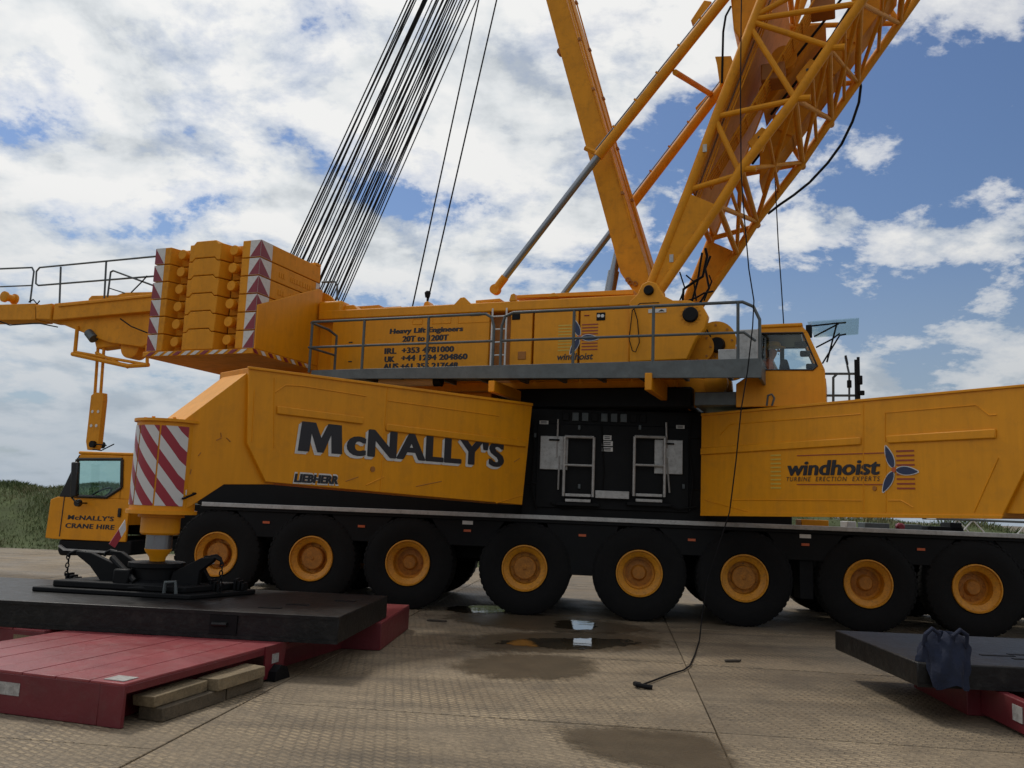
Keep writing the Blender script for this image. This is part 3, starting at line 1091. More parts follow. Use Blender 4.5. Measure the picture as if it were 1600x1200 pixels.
for y2, mt_, dx_, dz_ in ((-.025, 'white', -.036, -.034), (-.026, 'white', -.018, -.017), (-.030, 'ink', 0, 0)):
    big_m(BL, y2, 1.38, 1.99, TZ0, TZ1, mt_, lo, dx_, dz_)
    flat_text("cNALLY'S", BL, y2 - .003, 2.07, 4.68, TZ0, TZ1, mt_, lo, .012, dx=dx_, dz=dz_, fat=.012)
p0, p1 = BL.at(460, 753, y_), BL.at(528, 744, y_)
flat_text('LIEBHERR', BL, -.025, p0[0] - .02, p1[0] + .02, p0[1] - .02, p1[1] + .02, 'white', lo, .085, .12)
flat_text('LIEBHERR', BL, -.030, p0[0], p1[0], p0[1], p1[1], 'ink', lo, .02, .12, fat=.004)
for (p0_, p1_, yy_) in (((345, 676), (346, 683), .027), ((338, 688), (346, 684), .027), ((360, 690), (354, 684), .027), ((310, 712), (314, 707), .027), ((286, 718), (293, 720), .027), ((299, 733), (297, 741), .027), ((803, 722), (812, 716), -.022), ((650, 760), (690, 752), -.022), ((540, 752), (560, 745), -.022)):
    a, b = BL.at(*p0_, yy_), BL.at(*p1_, yy_)
    MB().tube(BL.w(a[0], yy_, a[1]), BL.w(b[0], yy_, b[1]), .005, 5).build('scuff_mark', 'brown_panel', lo)
# striped board beside the cab, hung on the beam end
q = BL.poly([(180, 838), (193, 815), (195, 826), (178, 855), (170, 850)], .2)
mb = MB().prism(BL, [BL.at(195, 812, .0), BL.at(196, 828, .0), BL.at(179, 856, .0), BL.at(170, 850, .0)], -.012, .0)
vv = [(v.x * 1.0, v.z * .3) for v in mb.v]
mb.build('hazard_board', 'hazard_small', lo, uvs=vv)

# right beam
ro = MB().prism(BR, BR.poly([(1096, 648), (1690, 594), (1660, 640), (1600, 738), (1565, 809), (1094, 804)], -.02), -.02, TK + .04).build('outrigger_beam', 'yellow', CR, 0.008)
e1 = BR.at(1560, 800, 0)[0]
MB().prism(BR, [(e1 - .6, 1.72), (e1 + .9, 1.72), (e1 + 1.5, 1.42), (e1 + 1.8, 1.42), (e1 + 1.8, 2.36), (e1 + 1.6, 2.36), (e1 + 1.0, 2.92), (e1 - .6, 2.92)], .03, TK - .03).build('beam_extension', 'yellow', ro, 0.006)
barrel(BR, e1 + 1.8, 2.36, 1.42, ro, -1)
MB().prism(BR, BR.poly([(1096, 700), (1346, 683), (1346, 695), (1096, 711)], -.02), -.045, -.021).build('stiffener', 'yellow', ro, .012)
MB().prism(BR, BR.poly([(1385, 681), (1557, 670), (1557, 685), (1388, 693)], -.02), -.045, -.021).build('stiffener', 'yellow', ro, .012)
MB().prism(BR, BR.poly([(1095, 646), (1690, 592), (1690, 596), (1095, 650)], -.04), -.04, -.018).build('top_flange', 'yellow', ro, .004)
MB().prism(BR, BR.poly([(1094, 800), (1567, 805), (1565, 811), (1094, 806)], -.035), -.035, -.018).build('bottom_flange', 'yellow', ro, .004)
for pts in ([(1125, 680), (1140, 663), (1345, 647)], [(1383, 690), (1383, 645), (1525, 633), (1546, 649), (1557, 648)], [(1349, 630), (1349, 800)], [(1384, 696), (1384, 800)], [(1140, 781), (1349, 782)], [(1388, 782), (1408, 782), (1427, 793)], [(1560, 715), (1522, 800)], [(1100, 781), (1168, 799)]):
    line_weld(BR, pts, -.022, ro)
h = BR.at(1367, 763, -.02)
MB().lathe(BR.w(h[0], -.03, h[1]), tuple(Vector((BR.v[0], BR.v[1], 0))), [(0, .028), (.02, .028)], 16).build('port_cap', 'brown_panel', ro)
p0, p1 = BR.at(1229, 743, y_), BR.at(1372, 717, y_)
flat_text('windhoist', BR, -.028, p0[0], p1[0], p0[1], p1[1], 'ink', ro, .012, .18, 1.0, fat=.005)
p0, p1 = BR.at(1228, 752, y_), BR.at(1374, 748, y_)
flat_text('TURBINE  ERECTION  EXPERTS', BR, -.028, p0[0], p1[0], p0[1], p0[1] + .055, 'ink', ro, .0, .2, 1.25)


def logo(fr, y, c, R, parent, yl, xl, xr, blade_mat='navy', twist=0.0):
    for a in (110, 355, 240):
        a = math.radians(a + twist)
        pts, rim = [], []
        for sgn_, rng in ((1, range(0, 13)), (-1, range(12, -1, -1))):
            for i in rng:
                t = i / 12
                wd = .15 * R * math.sin(math.pi * t ** .8) ** .8 if 0 < t < 1 else 0
                L = R * (.08 + .92 * t)
                pts.append((c[0] + L * math.cos(a) - sgn_ * wd * math.sin(a), c[1] + L * math.sin(a) + sgn_ * wd * math.cos(a)))
                wd2 = wd + .03 * R
                L2 = R * (.06 + .97 * t)
                rim.append((c[0] + L2 * math.cos(a) - sgn_ * wd2 * math.sin(a), c[1] + L2 * math.sin(a) + sgn_ * wd2 * math.cos(a)))
        MB().add([fr.w(x, y - .003, z) for x, z in rim], [tuple(range(len(rim)))]).build('emblem_outline', 'white', parent, smooth=False)
        MB().add([fr.w(x, y - .006, z) for x, z in pts], [tuple(range(len(pts)))]).build('emblem_blade', blade_mat, parent, smooth=False)
    MB().lathe(fr.w(c[0], y - .004, c[1]), (fr.v[0], fr.v[1], 0), [(-.006, R * .1), (0, R * .1)], 14).build('emblem_hub', 'reflector', parent)
    for k in range(-4, 5):
        z = c[1] + yl * k / 4.5
        for (xa, xb, mt) in ((c[0] + .1 * R, xr, 'orange_line'), (xl[0], xl[1], 'pale_yellow')):
            if k == 0 and mt == 'orange_line':
                continue
            MB().box(fr, xa, xb, y - .002, y, z - .011 * R / .33, z + .011 * R / .33).build('emblem_stripe', mt, parent, smooth=False)


c = BR.at(1397, 734, y_)
logo(BR, -.024, c, (BR.at(1441, 734, y_)[0] - c[0]) * .86, ro, .24, (BR.at(1204, 730, y_)[0], BR.at(1220, 730, y_)[0]), BR.at(1429, 734, y_)[0])
for py in (712, 757):
    a, b = BR.at(1245, py, y_), BR.at(1390, py - (3 if py == 712 else 0), y_)
    MB().box(BR, a[0], b[0], -.026, -.021, a[1] - .006, a[1] + .006).build('emblem_stripe', 'orange_line', ro, smooth=False)

# ---- carrier cab
def kp(pts, y=0.0):
    return K.poly(pts, y)


cabp = kp([(128, 710), (212, 712), (212, 842), (88, 840), (76, 846), (74, 835), (80, 794), (92, 790)])
win = kp([(124, 718), (194, 718), (193, 762), (170, 777), (116, 775)])
zt = cabp[0][1]
zs = win[4][1] - .02
zw = win[0][1] + .01
xb = cabp[1][0]
xf = cabp[5][0]
CY0, CY1 = -.05, 2.85
fw = K.at(92, 790, 0)
body = None
for ya, yb in ((CY0, CY0 + .05), (CY1 - .05, CY1)):
    cw = MB()
    cw.prism(K, [(xb, zs), (fw[0] - .01, zs), (xf + .02, zs - .05), (xf, K.at(74, 840, 0)[1]), (xf + .12, K.at(88, 842, 0)[1]), (xb, K.at(88, 842, 0)[1])], ya, yb)
    cw.prism(K, [(win[1][0], zs), (xb, zs), (xb, zt), (win[1][0], zt)], ya, yb)
    cw.prism(K, [win[1], win[0], (cabp[0][0], zt), (win[1][0], zt)], ya, yb)
    cw.prism(K, [(win[2][0], win[2][1]), (win[2][0] + .005, zs), (win[3][0], zs), win[3]], ya, yb)
    if body is None:
        body = cw.build('carrier_cab', 'yellow', CR, .01)
    else:
        cw.build('far_wall', 'yellow', body, .01)
MB().prism(K, [(fw[0] + .02, zs), (win[4][0] - .01, zs), (win[0][0], zw), (cabp[0][0] + .04, zt - .01), (cabp[0][0] - .02, zt - .01)], CY0 + .001, CY0 + .04).build('cab_pillar', 'black_gloss', body, .006)
MB().prism(K, [(xf, K.at(74, 835, 0)[1]), (xf + .03, zs - .02), (xf + .16, zs - .02), (xf + .16, K.at(74, 840, 0)[1])], CY0 + .05, CY1 - .05).build('front_panel', 'yellow', body, .02)
MB().prism(K, [(fw[0] - .02, zs - .02), (fw[0] + .02, zs - .02), (cabp[0][0] + .02, zt - .02), (cabp[0][0] - .02, zt - .02)], CY0 + .02, CY1 - .02).build('windscreen', 'glass', body)
MB().box(K, cabp[0][0] - .03, xb, CY0 - .01, CY1 + .01, zt, zt + .05).build('cab_roof', 'yellow', body, .02)
MB().prism(K, [(xb - .04, zs - .4), (xb, zs - .4), (xb, zt), (xb - .04, zt)], CY0 + .05, CY0 + .9).build('rear_wall', 'yellow', body)
# window frame and glass
wf = MB()
for i in range(5):
    a, b = win[i], win[(i + 1) % 5]
    wf.tube(K.w(a[0], CY0 - .004, a[1]), K.w(b[0], CY0 - .004, b[1]), .028, 6)
wfo = wf.build('window_frame', 'black_gloss', body)
MB().prism(K, win, CY0 + .018, CY0 + .024).build('window_pane', 'glass_tint', body)
MB().prism(K, win, CY1 - .03, CY1 - .024).build('window_pane', 'glass_tint', body)
sx = (win[1][0] + win[4][0]) / 2
st = MB().box(K, sx - .1, sx + .35, .35, .85, zs - .4, zs - .05).box(K, sx + .28, sx + .4, .35, .85, zs - .1, zs + .28)
st.build('seat', 'seat', body, .04)
MB().torus(K.w(sx - .32, .6, zs + .05), K.w(-.6, 0, .8) - K.w(0, 0, 0), (K.v[0], K.v[1], 0), .2, .2, .015, 20, 6).build('steering_wheel', 'seat', body)
MB().box(K, fw[0] + .1, fw[0] + .35, .1, 2.6, zs - .25, zs + .02).build('dashboard', 'seat', body, .04)
# door shut line, lettering, mirror
d0, d1 = K.at(101, 775, CY0), K.at(93, 838, CY0)
MB().path([K.w(d0[0], CY0 - .002, d0[1]), K.w(d1[0], CY0 - .002, d1[1])], .008, 6).build('door_gap', 'ink', body)
for s_, pa, pb in (("McNALLY'S", (106, 812), (178, 804)), ('CRANE HIRE', (102, 825), (179, 817))):
    a, b = K.at(*pa, CY0), K.at(*pb, CY0)
    flat_text(s_, K, CY0 - .004, a[0], b[0], a[1] + .005, a[1] + .078, 'ink', body, .008, .08, 1.1, fat=.003)
mr = [K.at(*p, -.3) for p in ((113, 722), (124, 722), (122, 775), (111, 778))]
mi = MB().prism(K, mr, -.34, -.26).build('mirror', 'black_gloss', body, .02)
pa = [K.at(*p, -.28) for p in ((112, 762), (111, 776), (117, 783), (122, 786))]
MB().path([K.w(x, -.28, z) for x, z in pa] + [K.w(pa[-1][0], CY0, pa[-1][1])], .014, 6).build('mirror_arm', 'black_gloss', mi)
m2 = K.at(121, 786, -.25)
MB().lathe(K.w(m2[0], -.27, m2[1]), (K.v[0], K.v[1], 0), [(0, .05), (.06, .06)], 14).build('mirror_joint', 'black_gloss', mi)
hx = K.at(187, 800, CY0)
MB().box(K, hx[0] - .02, hx[0] + .03, CY0 - .03, CY0, hx[1] - .08, hx[1] + .06).build('door_handle', 'black_gloss', body, .01)
bp_ = kp([(92, 843), (205, 845), (205, 868), (92, 868), (89, 860)], -.03)
bm_ = MB().prism(K, bp_, -.03, 2.8).build('bumper', 'black', body, .03)
a, b = K.at(92, 853, -.06), K.at(166, 863, -.06)
MB().prism(K, [K.at(91, 853, -.06), K.at(100, 860, -.06), K.at(166, 864, -.06), K.at(166, 861, -.06), K.at(102, 857, -.06), K.at(94, 851, -.06)], -.08, -.02).build('step', 'alu', body)
MB().box(K, -7.3, -6.2, .6, 2.3, .9, 1.3).build('front_frame', 'black', CR, .03)

# ---- superstructure body
SY = -1.6
bx0, bx1 = -7.0, 1.35
MB().box(S, bx0, bx1, -1.45, 1.45, 3.42, 4.72).build('superstructure', 'yellow', CR, .02)
su = bpy.data.objects['superstructure']
rt = [S.at(x, y, SY) for x, y in ((515, 487), (1000, 461))]
MB().box(S, -4.85, bx1 - .5, SY - .02, 1.5, 4.68, 4.84).build('roof_edge', 'yellow', su, .02)
ZP0 = 3.55


def px_x(px, y=SY):
    return S.at(px, 540, y)[0]


for (a, b) in ((517, 764), (796, 831), (833, 903), (905, 984), (986, 1075)):
    x0, x1 = px_x(a), px_x(b)
    MB().box(S, x0 + .006, x1 - .006, SY, -1.44, ZP0, 4.675).build('side_panel', 'yellow', su, .012)
MB().box(S, px_x(764), px_x(796), -1.46, -1.452, ZP0, 4.675).build('recess_shade_panel', 'brown_panel', su)  # browner than the body: shade of the ladder recess painted into its colour
# small hatches and slots on the panels
for (x0, y0, x1, y1, mt) in ((800, 488, 813, 500, 'black'), (809, 549, 822, 562, 'brown_panel'), (932, 488, 946, 501, 'black'), (545, 534, 551, 536, 'ink'), (544, 564, 550, 566, 'ink'), (913, 492, 921, 494, 'red'), (896, 492, 900, 494, 'ink'), (735, 488, 752, 494, 'galvanised')):
    a, b = S.at(x0, y1, SY), S.at(x1, y0, SY)
    MB().box(S, a[0], b[0], SY - .012, SY + .01, a[1], b[1]).build('hatch', mt, su, .008)
for dx in (-3, 3):
    a = S.at(939 + dx, 494, SY)
    MB().lathe(S.w(a[0], SY - .03, a[1]), (S.v[0], S.v[1], 0), [(0, .025), (.02, .028)], 12).build('work_light', 'white', su)
for (x0, y0, x1, y1) in ((645, 498, 660, 507), (676, 493, 705, 506), (716, 491, 765, 505)):
    a, b = S.at(x0, y1, SY), S.at(x1, y0, SY)
    MB().path([S.w(a[0], SY - .002, a[1]), S.w(b[0], SY - .002, a[1]), S.w(b[0], SY - .002, b[1]), S.w(a[0], SY - .002, b[1]), S.w(a[0], SY - .002, a[1])], .006, 4).build('flap_outline', 'yellow', su)
# ladder
lx = [S.at(x, 530, -1.66)[0] for x in (768, 790)]
ld = MB()
for x in lx:
    ld.tube(S.w(x, -1.66, 3.62), S.w(x, -1.66, 4.72), .016, 6)
ldo = ld.build('ladder', 'white', su)
for k in range(5):
    z = 3.75 + k * .21
    MB().tube(S.w(lx[0], -1.66, z), S.w(lx[1], -1.66, z), .012, 6).build('rung', 'white', ldo)
# lettering on the side
LY = SY - .004
for s_, pa, pb, sh in (('Heavy Lift Engineers', (609, 524), (723, 509), 0.06), ('20T to 1200T', (629, 534), (700, 523), .06), ('IRL', (601, 553), (619, 546), 0), ('+353 4781000', (628, 552), (709, 541), 0), ('UK', (601, 566), (616, 558), 0), ('+44 1294 204860', (627, 564), (730, 553), 0), ('AUS', (599, 577), (622, 570), 0), ('+61 355 217648', (626, 577), (715, 565), 0)):
    a, b = S.at(*pa, LY), S.at(*pb, LY)
    zz = min(a[1], b[1])
    dz_ = .11 if s_.startswith('Heavy') else .095
    flat_text(s_, S, LY, a[0], b[0], a[1], a[1] + dz_, 'ink', su, .01, sh, 1.06, fat=.005)
a, b = S.at(869, 563, LY), S.at(926, 551, LY)
flat_text('windhoist', S, LY - .002, a[0], b[0], a[1], b[1], 'ink', su, .02, .2, 1.0)
c = S.at(906, 527, LY)
logo(S, SY - .002, c, .30, su, .22, (S.at(872, 527, LY)[0], S.at(893, 527, LY)[0]), S.at(934, 527, LY)[0])
# lugs and fittings on the roof
for (poly, y0, y1, mt) in (
        ([(536, 486), (539, 477), (552, 476), (563, 487)], -1.5, -1.3, 'yellow'),
        ([(565, 486), (565, 478), (592, 476), (592, 485)], -1.5, -1.0, 'yellow'),
        ([(660, 482), (663, 472), (668, 470), (675, 481)], -1.4, -1.2, 'yellow'),
        ([(708, 477), (719, 465), (725, 464), (736, 475)], -1.62, -1.56, 'yellow'),
        ([(743, 474), (743, 469), (781, 466), (782, 471)], -1.5, -.9, 'yellow'),
        ([(795, 470), (798, 460), (803, 458), (806, 470)], -1.62, -1.5, 'yellow'),
        ([(855, 464), (861, 458), (866, 457), (873, 463)], -1.62, -1.56, 'yellow'),
        ([(804, 466), (804, 461), (990, 452), (990, 460)], -1.2, 1.2, 'yellow')):
    MB().prism(S, S.poly(poly, y0), y0, y1).build('roof_lug', mt, su, .01)
a = S.at(668, 462, -1.3)
an = MB().tube(S.w(a[0], -1.3, 4.84), S.w(a[0], -1.3, a[1] + .05), .015, 6).lathe(S.w(a[0], -1.3, a[1]), (0, 0, 1), [(-.03, .04), (.05, .055), (.08, .03)], 10)
an.build('wind_sensor', 'black', su)
# boom foot bracket with its pins, both sides
bkp = S.poly([(984, 472), (996, 461), (1004, 445), (1014, 440), (1026, 443), (1038, 463), (1052, 470), (1078, 470), (1098, 478), (1107, 494), (1102, 514), (1088, 530), (1074, 562), (984, 566)], -1.62)
for y0, y1 in ((-1.66, -1.50), (1.3, 1.46)):
    MB().prism(S, bkp, y0, y1).build('boom_bracket', 'yellow', su, .015)
pv = S.at(1014, 454, -1.66)
pn = S.at(1079, 492, -1.66)
for (p, r) in ((pv, .075), (pn, .115)):
    MB().lathe(S.w(p[0], -1.72, p[1]), (S.v[0], S.v[1], 0), [(0, r * .85), (.02, r), (3.3, r)], 24).build('boom_pin', 'black', su)
for k in range(14):
    t = 2 * math.pi * k / 14
    MB().lathe(S.w(pn[0] + .145 * math.cos(t), -1.675, pn[1] + .145 * math.sin(t)), (S.v[0], S.v[1], 0), [(0, .01), (.02, .01)], 6).build('bolt', 'yellow', su)
a, b = S.at(1013, 489, -1.67), S.at(1041, 482, -1.67)
MB().box(S, a[0], b[0], -1.672, -1.661, a[1], b[1]).build('sign_plate', 'white', su)
tx = b[0] - .07
MB().add([S.w(tx - .05, -1.675, a[1] + .015), S.w(tx + .05, -1.675, a[1] + .015), S.w(tx, -1.675, b[1] - .01)], [(0, 1, 2)]).build('warning_triangle', 'ink', su, smooth=False)
# cable loop
q = [S.at(*p, -1.7) for p in ((1030, 473), (1000, 474), (988, 485), (983, 530), (988, 548), (993, 550), (999, 535), (996, 500), (990, 480))]
MB().path([S.w(x, -1.7, z) for x, z in q], .008, 6).build('cable_loop', 'rope_black', su)
# slewing table under the body
MB().box(S, -1.45, 1.6, -1.5, 1.3, 3.13, 3.44).build('slewing_table', 'black', su, .03)
MB().box(S, -6.9, -1.7, -1.2, 1.2, 3.32, 3.43).build('underside_frame', 'yellow', su, .02)
for x in (-4.2, -2.8):
    MB().box(S, x - .06, x + .06, -1.3, 1.3, 3.2, 3.34).build('cross_beam', 'yellow', su, .01)
# winch at the front
for (px, py, r, y0, y1) in ((1118, 532, .30, -1.2, .9), (1092, 545, .24, -1.35, 1.0)):
    a = S.at(px, py, -1.2)
    MB().lathe(S.w(a[0], y0, a[1]), (S.v[0], S.v[1], 0), [(0, r * .25), (.02, r), (.07, r), (.08, r * .7), (y1 - y0 - .08, r * .7), (y1 - y0 - .07, r), (y1 - y0, r)], 32).build('winch_drum', 'yellow_boom', su)
    for k in range(8):
        t = 2 * math.pi * k / 8
        MB().lathe(S.w(a[0] + r * .8 * math.cos(t), y0 - .0, a[1] + r * .8 * math.sin(t)), (S.v[0], S.v[1], 0), [(0, .018), (.03, .018)], 6).build('bolt', 'brown_panel', su)
a = S.at(1120, 538, -1.25)
MB().lathe(S.w(a[0], -1.3, a[1]), (S.v[0], S.v[1], 0), [(0, .10), (.1, .12)], 20).build('winch_motor', 'black', su)
mb = MB().prism(S, S.poly([(1060, 575), (1075, 520), (1098, 500), (1108, 508), (1100, 535), (1118, 560), (1110, 585)], -1.1), -1.1, -1.0)
mb.build('winch_frame', 'yellow_boom', su, .01)
for k, pts in enumerate(([(1095, 500), (1104, 505), (1100, 530), (1090, 560)], [(1100, 508), (1110, 525), (1104, 556)], [(1088, 530), (1100, 512), (1110, 540), (1098, 570)])):
    q = [S.at(*p, -1.25 - .03 * k) for p in pts]
    MB().path([S.w(x, -1.25 - .03 * k, z) for x, z in q], .012, 6).build('hydraulic_hose', 'rope_black', su)
# frame under the winch, seen below the walkway
MB().prism(S, S.poly([(1030, 590), (1052, 585), (1100, 592), (1142, 592), (1144, 610), (1075, 640), (1048, 622)], -1.3), -1.3, -1.1).build('winch_support', 'yellow_boom', su, .02)
a = S.at(1118, 598, -1.5)
MB().lathe(S.w(a[0], -1.5, a[1]), (S.v[0], S.v[1], 0), [(0, .05), (.03, .17), (.6, .17)], 24).build('slew_gearbox', 'yellow_boom', su)
MB().box(S, S.at(1085, 620, -1.9)[0], S.at(1205, 620, -1.9)[0], -1.9, -.9, S.at(1150, 633, -1.9)[1], S.at(1150, 612, -1.9)[1]).build('lower_platform', 'galvanised', su, .01)
q = [S.at(*p, -1.95) for p in ((1198, 634), (1200, 618), (1206, 616), (1210, 622), (1206, 634))]
MB().path([S.w(x, -1.95, z) for x, z in q], .015, 6).build('grab_handle', 'rail_grey', su)

# ---- walkway and railing
PY = -2.6
px0, px1 = S.at(486, 585, PY)[0], S.at(1190, 570, PY)[0]
ZD = 3.595
wk = MB().prism(S, [(px0, ZD - .11), (px1, ZD - .21), (px1, ZD + .05), (px0, ZD + .03)], PY, PY + .04).build('walkway', 'galvanised', CR, .006)
MB().box(S, px1 - .04, px1, PY + .041, SY - .1, ZD - .22, ZD + .06).build('end_plate', 'galvanised', wk, .006)
MB().box(S, px0, px1 - .042, PY + .042, SY - .02, ZD - .04, ZD).build('deck', 'galvanised', wk, .004)
k = 0
x = px0 + .2
while x < px1 - .1:
    MB().box(S, x, x + .05, PY + .045, SY - .03, ZD - .10, ZD - .042).build('deck_rib', 'galvanised', wk)
    x += .62
for px, py in ((768, 592), (1013, 582)):
    a = S.at(px, py, PY - .03)
    MB().box(S, a[0] - .05, a[0] + .05, PY - .03, -1.3, ZD - .36, ZD - .19 if px < 900 else ZD - .12).build('walkway_bracket', 'yellow', wk, .012)
ZT, ZM = ZD + .82, ZD + .405


def zrail(px, py):
    return S.at(px, py, PY + .02)


rp = [(565, 578), (666, 575), (895, 568), (1020, 564), (1153, 558)]
for px, py in rp:
    x = S.at(px, py, PY + .02)[0]
    MB().tube(S.w(x, PY + .02, ZD), S.w(x, PY + .02, ZT), .022, 8).build('rail_post', 'rail_grey', wk)
RY = PY + .02
ga = [S.at(q_, 560, RY)[0] for q_ in (481, 766, 780, 787)]
xE = S.at(1187, 500, RY)[0]
x0_ = S.at(483, 540, RY)[0]
rl = MB()
rl.path([S.w(x0_ + .02, RY + .75, ZD), S.w(x0_ + .02, RY + .75, ZT - .08), S.w(x0_ - .05, RY + .6, ZT), S.w(x0_ - .02, RY + .05, ZT), S.w(x0_ + .05, RY, ZT), S.w(ga[1] - .1, RY, ZT), S.w(ga[1], RY, ZT - .06), S.w(ga[1] + .04, RY, ZT - .2), S.w(ga[1] + .04, RY, ZD)], .022, 8)
rl.path([S.w(x0_ + .02, RY + .75, ZM), S.w(x0_, RY, ZM), S.w(ga[1] + .03, RY, ZM)], .019, 8)
rl.tube(S.w(x0_ + .02, RY + .02, ZD), S.w(x0_ + .02, RY + .02, ZT), .022, 8)
rl.build('hand_rail', 'rail_grey', wk)
rl = MB()
rl.path([S.w(ga[2] + .02, RY, ZD), S.w(ga[2] + .02, RY, ZT - .2), S.w(ga[2] + .07, RY, ZT - .05), S.w(ga[2] + .2, RY, ZT), S.w(xE - .22, RY, ZT), S.w(xE - .08, RY, ZT - .07), S.w(xE, RY, ZT - .25), S.w(xE, RY, ZD)], .022, 8)
rl.path([S.w(ga[2] + .03, RY, ZM), S.w(xE - .2, RY, ZM), S.w(xE - .05, RY, ZM - .12)], .019, 8)
rl.build('hand_rail', 'rail_grey', wk)
# cream tube under the walkway
a, b = S.at(592, 600, -2.2), S.at(682, 599, -2.2)
MB().lathe(S.w(a[0], -2.2, 3.475), (S.u[0], S.u[1], 0), [(0, .03), (.03, .075), (b[0] - a[0], .075)], 20).build('exhaust_pipe', 'cream', CR)
MB().lathe(S.w(b[0] - .03, -2.2, 3.475), (S.u[0], S.u[1], 0), [(0, .085), (.12, .085)], 20).build('exhaust_end', 'black', CR)

# ---- operator's cab
OY0, OY1 = -1.95, -.85
oc = S.poly([(1186, 513), (1254, 510), (1262, 519), (1289, 578), (1291, 634), (1150, 636), (1150, 600), (1186, 575)], OY0)
ow = S.poly([(1189, 521), (1254, 520), (1277, 572), (1270, 578), (1189, 578)], OY0)
zs2 = ow[4][1]
ocb = None
for ya, yb in ((OY0, OY0 + .05), (OY1 - .05, OY1)):
    mb = MB()
    mb.prism(S, [oc[5], oc[4], oc[3], (ow[3][0], zs2), (ow[4][0], zs2), oc[7], oc[6]], ya, yb)
    if ya < -1.5:
        mb.prism(S, [oc[0], ow[0], ow[1], oc[2], oc[1]], ya, yb)
    mb.prism(S, [(oc[0][0] - .02, zs2), (ow[4][0], zs2), ow[0], oc[0], (oc[0][0] - .02, oc[0][1])], ya, yb)
    mb.prism(S, [ow[3], oc[3], oc[2], ow[1], ow[2]], ya, yb)
    if ocb is None:
        ocb = mb.build('operator_cab', 'yellow', CR, .008)
    else:
        mb.build('far_wall', 'yellow', ocb, .008)
MB().prism(S, [oc[0], oc[1], (oc[1][0], oc[1][1] + .05), (oc[0][0], oc[0][1] + .05)], OY0 - .02, OY1 + .02).build('cab_roof', 'yellow', ocb, .015)
MB().box(S, oc[5][0], oc[4][0] - .05, OY0 + .051, OY1 - .051, oc[5][1], oc[5][1] + .05).build('cab_floor', 'black', ocb)
MB().box(S, oc[4][0] - .03, oc[4][0], OY0 + .051, OY1 - .051, oc[4][1], zs2 - .12).build('front_panel', 'yellow', ocb, .01)
MB().box(S, oc[7][0] - .04, oc[7][0], OY0 + .051, OY1 - .051, oc[7][1] - .4, oc[0][1]).build('rear_wall', 'seat', ocb)
for yy, r in ((OY0 - .003, .014), (OY1 + .003, .02)):
    MB().path([S.w(a[0], yy, a[1]) for a in ow + ow[:1]], r, 6).build('window_frame', 'black_gloss', ocb)
MB().prism(S, ow, OY0 + .02, OY0 + .026).build('window_pane', 'glass', ocb)
MB().prism(S, ow, OY1 - .03, OY1 - .024).build('window_pane', 'glass', ocb)
a, b = S.at(1222, 521, OY1), S.at(1222, 578, OY1)
MB().box(S, a[0] - .03, a[0] + .03, OY1 - .045, OY1 + .02, b[1] - .1, a[1] + .1).build('cab_pillar', 'rail_grey', ocb)
sxo = S.at(1203, 570, -1.4)
MB().box(S, sxo[0] - .32, sxo[0] - .2, -1.65, -1.15, zs2 - .25, zs2 + .42).box(S, sxo[0] - .3, sxo[0] + .2, -1.65, -1.15, zs2 - .3, zs2 - .18).build('seat', 'seat', ocb, .03)
a = S.at(1228, 574, -1.5)
MB().prism(S, S.poly([(1219, 582), (1222, 566), (1232, 567), (1236, 582)], -1.5), -1.8, -1.55).build('control_panel', 'black', ocb, .02)
for (px, py, w_) in ((1252, 538, .09), (1258, 553, .07), (1271, 573, .10)):
    a = S.at(px, py, -1.3)
    MB().box(S, a[0] - w_, a[0] + w_, -1.36, -1.26, a[1] - .04, a[1] + .04).build('monitor', 'black', ocb, .02)
MB().box(S, S.at(1190, 522, -1.8)[0], S.at(1252, 522, -1.8)[0], -1.8, -1.0, S.at(1200, 527, -1.8)[1], S.at(1200, 521, -1.8)[1]).build('sun_blind', 'rail_grey', ocb)
# raised front window on its struts
fwp = S.poly([(1262, 506), (1342, 500), (1343, 519), (1270, 524)], -1.75)
MB().add([S.w(fwp[0][0], OY0 + .05, fwp[0][1]), S.w(fwp[1][0], OY0 + .05, fwp[1][1]), S.w(fwp[2][0], OY1 - .05, fwp[1][1] - .02), S.w(fwp[3][0], OY1 - .05, fwp[0][1] - .02),
          S.w(fwp[0][0], OY0 + .05, fwp[0][1] - .012), S.w(fwp[1][0], OY0 + .05, fwp[1][1] - .012), S.w(fwp[2][0], OY1 - .05, fwp[1][1] - .032), S.w(fwp[3][0], OY1 - .05, fwp[0][1] - .032)],
         [(0, 1, 2, 3), (7, 6, 5, 4), (0, 4, 5, 1), (1, 5, 6, 2), (2, 6, 7, 3), (3, 7, 4, 0)]).build('raised_window', 'glass_clear', ocb)
for pts in ([(1262, 510), (1308, 505), (1322, 504)], [(1272, 526), (1310, 506)], [(1275, 543), (1300, 530), (1312, 521)], [(1285, 568), (1312, 524)], [(1292, 566), (1308, 504)], [(1312, 524), (1322, 522)]):
    q = [S.at(*p, -1.7) for p in pts]
    MB().path([S.w(x, -1.7, z) for x, z in q], .012, 6).build('window_strut', 'rope_black', ocb)
MB().box(S, fwp[0][0] - .02, fwp[0][0] + .06, OY0 + .02, OY0 + .14, fwp[3][1] - .05, fwp[0][1] - .05).build('wiper_motor', 'black', ocb, .01)
# grey box between rail end and cab
a, b = S.at(1155, 575, -2.1), S.at(1184, 514, -2.1)
MB().box(S, a[0], b[0], -2.1, -1.6, a[1], b[1]).build('equipment_box', 'alu', CR, .01)
a, b = S.at(1122, 556, -1.9), S.at(1154, 545, -1.9)
MB().box(S, a[0], b[0], -1.9, -1.5, a[1] - .1, b[1]).build('equipment_box', 'alu', CR, .01)
